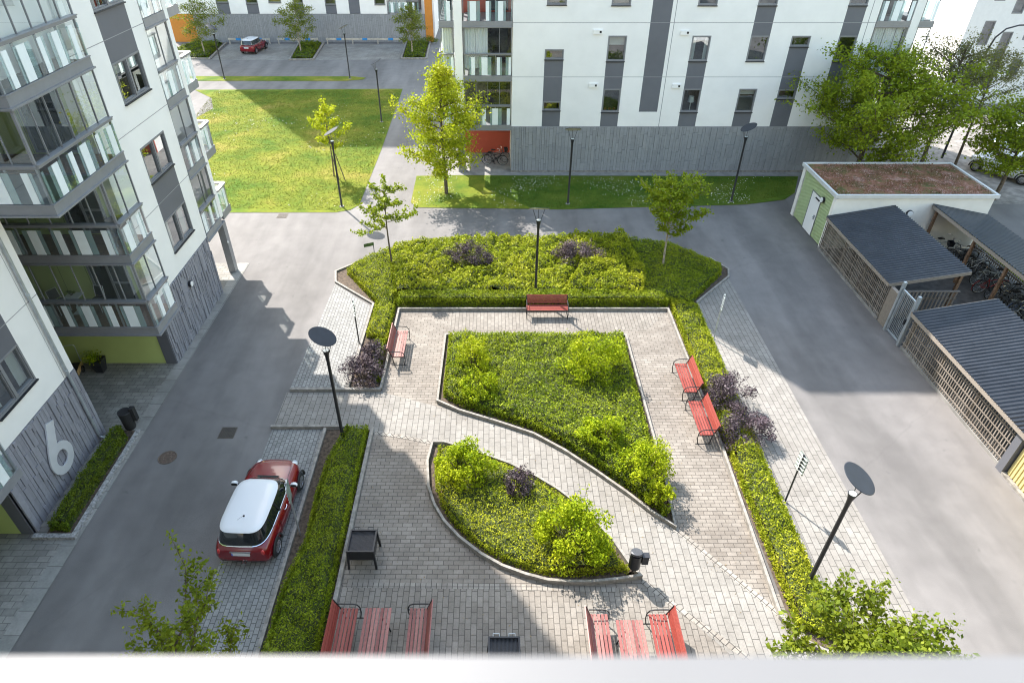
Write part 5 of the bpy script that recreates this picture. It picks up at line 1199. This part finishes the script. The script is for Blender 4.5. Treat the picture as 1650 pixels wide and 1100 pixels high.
# wooden rail barriers with blue boxes in the parking bays
for a, b, lab in ((-29.9, -25.2, 'low pale timber rail behind the far red car'), (-24.4, -19.8, 'low pale timber rail behind the middle birch tree'), (-18.9, -10.2, 'long low timber rail with blue plates behind the empty bays')):
    t = thing('parking_rail', lab, 'rail', (a, 78.3, 0)); q = MB(); q.box(a, b, 78.27, 78.33, .42, .60); obj('rail', q, plain('pale timber', (.48, .44, .38), .7, var=.15), t)
    n = max(1, int((b-a)/2.2))
    for i in range(n+1): q = MB(); x = a+.1+(b-a-.2)*i/n; q.box(x-.05, x+.05, 78.34, 78.42, 0, .62); obj('post', q, MATS['pale timber'], t)
    for i in range(n if n < 3 else 3): q = MB(); x = a+(b-a)*(i+.5)/(n if n < 3 else 3); q.box(x-.28, x+.28, 78.22, 78.26, .40, .62); obj('blue_plate', q, plain('blue plate', (.02, .22, .55), .5, var=0), t)

# ================================================================ PLANTING
G_ = lambda u, v: G(u, v, 0)
# ground cover beds (shrubs nobody could count)
bed('hedge', [(-6.0, 2), (-4.5, 2), (-4.5, 16.8), (-5.35, 16.85), (-5.75, 15.2), (-5.8, 13.5), (-5.72, 12), (-6.0, 10.5)], .46, 1250, .045, M['hedge'], 'long green hedge between the red car and the plaza', kind='thing', edge=.38, bump=.5, seed=1)
bed('hedge', [(-13.65, 12.4), (-13.02, 12.35), (-13.0, 16.4), (-13.45, 16.8), (-13.7, 16.5)], .5, 900, .055, M['hedgeD'], 'short dark hedge under the number 6', edge=.22, bump=.2, seed=2)
bed('hedge', [(-4.5, 24.75), (8.0, 24.75), (8.0, 25.55), (-4.5, 25.55)], .60, 1000, .055, M['hedge'], 'clipped hedge row behind the single red bench', edge=.12, bump=.12, seed=3)
bed('planting', [(-4.7, 25.35), (3.2, 25.35), (4.4, 28.0), (4.0, 31.0), (-2.5, 30.9), (-5.3, 30.2), (-5.4, 28.8)], .66, 560, .085, M['hedgeY'], 'loose green shrubs filling the middle of the upper planting', 'shrubs', kind='stuff', bump=.55, nsc=2.6, seed=4)
bed('planting', [(3.1, 25.35), (6.9, 25.35), (7.4, 27.0), (7.0, 31.2), (3.9, 31.1), (4.2, 28.0)], .78, 560, .09, M['hedgeY'], 'yellow green shrubs right of the middle of the upper planting', 'shrubs', kind='stuff', bump=.6, nsc=2.4, seed=5)
bed('planting', [(6.9, 25.5), (9.0, 24.8), (9.5, 25.5), (11.3, 27.7), (11.4, 28.3), (9.4, 30.5), (7.0, 31.2)], .48, 700, .06, M['hedge'], 'low green ground cover in shade at the right of the upper planting', 'shrubs', kind='stuff', bump=.3, seed=6)
bed('planting', [(-4.5, 22.0), (-4.5, 25.5), (-5.0, 28.8), (-4.9, 30.3), (-6.6, 29.2), (-7.4, 27.8), (-5.5, 25.0), (-5.55, 22.4)], .45, 700, .06, M['hedgeY'], 'spreading yellow green ground cover at the left of the upper planting', 'shrubs', kind='stuff', bump=.4, seed=7)
bed('planting', [(-4.55, 19.4), (-4.55, 22.0), (-5.1, 22.1), (-5.0, 19.7)], .45, 700, .06, M['hedge'], 'green ground cover behind the pinkish bench', 'shrubs', kind='stuff', bump=.3, seed=17)
bed('planting', [(8.05, 9.3), (9.15, 8.8), (9.3, 21), (9.35, 24.7), (8.05, 25.3)], .44, 750, .06, M['hedgeY'], 'long low yellow green hedge behind the two end to end benches', 'shrubs', kind='stuff', bump=.5, edge=.35, seed=8)
cb = [(-1.98, 22.4), (-2.02, 18.6)]+[(x, y+.22) for x, y in Ccurve[1:-2]]+[(5.35, 12.9), (5.5, 14.5), (5.52, 22.4)]
bed('planting', cb, .52, 620, .065, M['hedge'], 'dense green ground cover filling the central planting bed', 'shrubs', kind='stuff', bump=.35, nsc=3.6, seed=9)
cxl = sum(p[0] for p in lens)/len(lens); cyl = sum(p[1] for p in lens)/len(lens)
lb = [(cxl+(x-cxl)*.93, cyl+(y-cyl)*.92) for x, y in lens]
bed('planting', lb, .42, 620, .055, M['hedgeY'], 'fine yellow green ground cover in the curved lens bed', 'shrubs', kind='stuff', bump=.4, seed=10)
for i, q in enumerate(([(-33.8, 78.6), (-30.6, 78.2), (-29.9, 71.6), (-35.6, 71.9)], [(-21.9, 78.2), (-19.5, 78.2), (-18.95, 71.3), (-21.0, 71.2)], [(-9.8, 78.6), (-7.5, 78.5), (-7.3, 71.7), (-9.5, 71.7)])):
    bed('planting', q, .32, 90, .13, M['hedgeD'], ['dark low plants in the left parking planter', 'dark low plants in the middle parking planter', 'dark low plants in the right parking planter'][i], 'shrubs', kind='stuff', bump=.7, seed=40+i)
# shrubs
PG = 'purple leaved shrubs'
for (u, v), rx, ry, h, n, lab, sd in (((758, 436), 1.3, .95, 1.75, 4800, 'round purple bush in the upper planting, left of the lamp', 1), ((928, 434), 1.3, .95, 1.75, 5000, 'round purple bush in the upper planting, right of the lamp', 2),
        ((584, 612), .85, .75, 1.1, 2800, 'larger purple bush at the lower left near the pinkish bench', 3), ((607, 580), .62, .6, .95, 1600, 'smaller purple bush touching the pinkish bench back', 4),
        ((1168, 650), .95, 1.0, 1.3, 3800, 'upper purple bush behind the end to end benches', 5), ((1195, 705), 1.0, .9, 1.2, 3800, 'lower purple bush beside the pale paver strip', 6), ((833, 795), .55, .5, 1.3, 1500, 'small purple bush in the lens shaped bed', 7)):
    x, y = G(u, v); shrub('purple_shrub', lab, (x, y), rx, ry, h, M['purple'], .062, int(n*1.5), group=PG, seed=sd, clumps=34, spiky=6)
for (u, v), rx, ry, h, n, lab, sd in (((762, 598), .75, .7, 1.25, 1800, 'lime green shrub at the upper left of the central bed', 11), ((955, 610), 1.25, 1.05, 1.35, 4200, 'wide lime green shrub at the upper right of the central bed', 12), ((772, 642), .8, .6, .95, 1600, 'low lime shrub at the left edge of the central bed', 13),
        ((970, 720), .95, .7, 1.0, 2600, 'lime green shrub on the curved lower side of the central bed', 14), ((1035, 775), .85, .85, 1.2, 3000, 'bushy lime shrub near the pointed tip of the central bed', 15),
        ((750, 775), .95, .8, 1.15, 3200, 'lime green shrub at the upper left of the lens bed', 16), ((925, 885), 1.05, .95, 1.45, 5200, 'tall bright lime shrub at the lower right of the lens bed', 17), ((1062, 815), .4, .4, .7, 700, 'small lime shrub in the very tip of the central bed', 18)):
    x, y = G(u, v); shrub('lime_shrub', lab, (x, y), rx*1.05, ry*1.05, h*1.5, M['limeleaf'], .078, int(n*1.5), group='lime green shrubs', seed=sd, clumps=30, spiky=9)
# young trees
x, y = G(632, 435); tree('young_tree', 'young tree with open leafy branches at the left of the upper planting', (x, y), 4.9, 2.1, 1.75, M['treeleaf'], .12, 2600, seed=2, nbr=13, up=.28, shape='flat', twigs=4, trunk_r=.045, cluster=.07)
x, y = G(1068, 437); tree('young_tree', 'young green tree with pale trunk at the right of the upper planting', (x, y), 4.9, 1.75, 1.4, M['treeleaf'], .125, 7000, M['barkpale'], seed=5, nbr=26, up=1.0, shape='oval', twigs=6, trunk_r=.05, lean=(-.25, 0), cluster=.10)
x, y = G(718, 312); tree('leafy_tree', 'tall bright yellow green tree before the red ground floor niche', (x, y), 8.1, .95, 2.45, M['treebright'], .135, 17000, seed=8, nbr=44, up=.42, shape='full', twigs=9, trunk_r=.11, cluster=.2)
x, y = -10.45, 40.2; tree('young_tree', 'slender young tree standing on the sunny left lawn', (x, y), 4.9, 1.7, 1.25, M['treebright'], .13, 2600, seed=12, nbr=16, up=.6, shape='oval', twigs=4, trunk_r=.04, cluster=.09)
t = thing('tree_stake', 'pair of leaning wooden stakes beside the young lawn tree', 'stake', (-9.7, 39.6, 0)); q = MB(); q.tube([(-.35, .1, 0), (-.6, .2, 1.6)], .03, 8); q.tube([(.1, -.1, 0), (-.35, .1, 1.7)], .03, 8); obj('stake', q, M['bark'], t, world=False)
for (p, h, lab, sd) in (((-30.6, 72.8), 5.6, 'birch in the left planter beside the far red car', 21), ((-20.6, 73.6), 5.3, 'birch in the middle planter between the parking bays', 22), ((-8.7, 73.2), 5.0, 'birch in the right planter by the corner of the far building', 23)):
    tree('birch_tree', lab, p, h, 1.2, 2.1 if sd < 23 else 1.7, M['birch'], .13, 5000, M['barkpale'], seed=sd, nbr=22, up=.5, twigs=7, trunk_r=.07, droop=.25, cluster=.20, group='birches by the parking bays')
for p, r_, lab, sd in (((-31.2, 75.5), 1.0, 'dark shrubs in the left parking planter', 31), ((-20.4, 76.2), .9, 'dark shrubs in the middle parking planter', 32), ((-7.5, 78.4), 1.15, 'clipped dark bush by the orange wall', 33)):
    shrub('planter_shrub', lab, p, r_, r_*.9, .9, M['hedgeD'], .09, 1100, seed=sd)
# big trees at the right
tree('maple_tree', 'large green maple spreading behind the sedum roof shed', (22.3, 38.3), 8.6, 1.6, 4.4, M['treeleaf'], .145, 30000, seed=31, nbr=48, up=.40, shape='oval', twigs=9, trunk_r=.16, cluster=.24)
tree('maple_tree', 'green tree at the right edge behind the cream shed', (30.3, 36.6), 6.2, 1.4, 2.7, M['treeleaf'], .14, 13000, seed=32, nbr=30, up=.38, twigs=8, trunk_r=.12, cluster=.22)
tree('thin_tree', 'thin brownish olive tree with open crown, right of the big maple', (27.0, 39.6), 8.8, 2.2, 2.7, M['olive'], .10, 13000, seed=33, nbr=32, up=.75, twigs=8, trunk_r=.13, cluster=.20)
tree('thin_tree', 'sparse tree in front of the bright white building', (30.6, 41.5), 8.0, 2.5, 2.2, M['olive'], .10, 6000, seed=34, nbr=24, up=.7, twigs=7, trunk_r=.09, cluster=.2)
tree('street_tree', 'small yellow green tree beside the sunny far street', (46.9, 73.4), 5.2, 1.8, 2.6, M['treebright'], .2, 5000, seed=35, nbr=20, up=.4, twigs=7, trunk_r=.08, cluster=.22)
# arched street lamp at the far right
t = thing('street_lamp', 'tall curved street lamp rising out of the trees at the upper right', 'street lamp', (31.0, 43.5, 0)); q = MB(); q.tube([(0, 0, 0), (0, 0, 7.0), (.15, 0, 7.7), (.6, 0, 8.2), (1.3, 0, 8.4), (3.2, 0, 8.45)], [.08, .06, .055, .05, .045, .04], 10); obj('pole', q, M['darkmetal'], t, world=False, smooth=True); q = MB(); q.cbox(3.5, 0, 8.38, .7, .28, .12); obj('lamp_head', q, M['darkmetal'], t, world=False)
# near trees under the camera
x, y = G(335, 990, 4.4); tree('cherry_tree', 'cherry tree crown rising at the bottom left over the paved bay', (-5.75, 6.1), 5.75, 2.2, 1.55, M['treedark'], .08, 6800, seed=44, nbr=17, up=1.25, shape='oval', twigs=5, trunk_r=.07, cluster=.07)
tree('cherry_tree', 'dense leafy tree crown at the bottom right corner', (7.85, 6.15), 4.5, 1.4, 2.0, M['treedark'], .10, 36000, seed=45, nbr=44, up=.6, shape='oval', twigs=11, trunk_r=.08, cluster=.10)
# clover and lawn tufts
def scatter(name, poly, n, size, mat, zr=(.02, .05), thr=None, up=.6, seed=0, label=None, sc=1.2, asp=.6):
    xs = [p[0] for p in poly]; ys = [p[1] for p in poly]; x = rng.uniform(min(xs), max(xs), n); y = rng.uniform(min(ys), max(ys), n); k_ = inside(x, y, poly)
    if thr is not None: k_ &= vnoise(x, y, sc, seed)+rng.normal(size=n)*.1 > thr
    x, y = x[k_], y[k_]; o = link(name, fast_mesh(name, leaves(np.stack([x, y, rng.uniform(*zr, len(x))], 1), size, up, asp=asp), 4, mat)); o['kind'] = 'stuff'; o['label'] = label or name; o['category'] = 'ground cover'; return o
front = [(-5, 40.2), (-5, 35.8), (3.8, 35.35), (15, 36), (18.3, 37.4), (19.6, 40.1)]
scatter('clover_flowers', front, 3800, .05, M['clover'], (.05, .09), .12, .9, 3, 'white clover flowers dotted over the shaded lawn strip', asp=1)
scatter('grass_blades', [(-.6, 40.2), (-.6, 38.4), (2.2, 35.4)]+front[2:], 42000, .07, bpy.data.materials['shade tinted grass blades'], (.02, .05), None, .1, 4, 'short grass of the shaded lawn strip', asp=.22)
left = [(-8.4, 60), (-8.1, 36), (-9.3, 35), (-26, 36), (-24, 51), (-25, 59.5)]
scatter('grass_blades', left, 90000, .09, leafmat('grass blades', [(.2, c4(.055, .10, .007)), (.5, c4(.12, .145, .014)), (.8, c4(.21, .185, .045))], trans=.2), (.02, .05), None, .1, 5, 'short sunny grass of the left lawn', asp=.22)
scatter('clover_flowers', left, 2200, .07, M['clover'], (.05, .09), .25, .9, 6, 'white clover flowers dotted over the left lawn', asp=1, sc=.6)
# fallen leaves and debris on the plaza
scatter('litter_leaves', [(-4.2, 9), (7.6, 9), (7.6, 24), (-4.2, 24)], 500, .035, plain('dry leaf', (.22, .16, .08), .9, var=.3), (.02, .025), None, 3, 7, 'dry leaf bits scattered over the plaza pavers')
# the building the photograph was taken from (behind the camera, its sunlit front faces the courtyard)
OB = thing('apartment_building', 'white apartment building from whose window the courtyard is seen', 'building', (0, -1, 0))
q = MB(); wallrect(q, lambda u, w_, z: (u, -.30+w_, z), [-11, 16], [0, 27], [(x, x+1.6, lv[0]-2.0+2.93*k, lv[0]-.6+2.93*k) for k in range(9) for x in (-9, -5.5, 3.5, 7, 11)], [(-11, 16, 0, 2.92)]); obj('facade_wall', q, [plain('pale grey facade', (.38, .38, .37), .7, var=.03), M['grey'], M['frame'], M['room']], OB)
q = MB(); q.box(-11, 16, -14, -.9, 0, 27); obj('building_core_fill', q, M['white'], OB)
# window ledge in front of the camera
t = thing('window_ledge', 'blurred white window ledge along the bottom edge', 'ledge', (0, .1, CAMZ-.5))
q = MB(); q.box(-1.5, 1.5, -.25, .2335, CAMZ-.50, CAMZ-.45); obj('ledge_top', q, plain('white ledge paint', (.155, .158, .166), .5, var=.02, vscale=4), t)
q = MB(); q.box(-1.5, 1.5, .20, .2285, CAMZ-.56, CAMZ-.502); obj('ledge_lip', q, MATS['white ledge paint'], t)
print('objects', len(bpy.data.objects), 'polys', sum(len(m.polygons) for m in bpy.data.meshes))
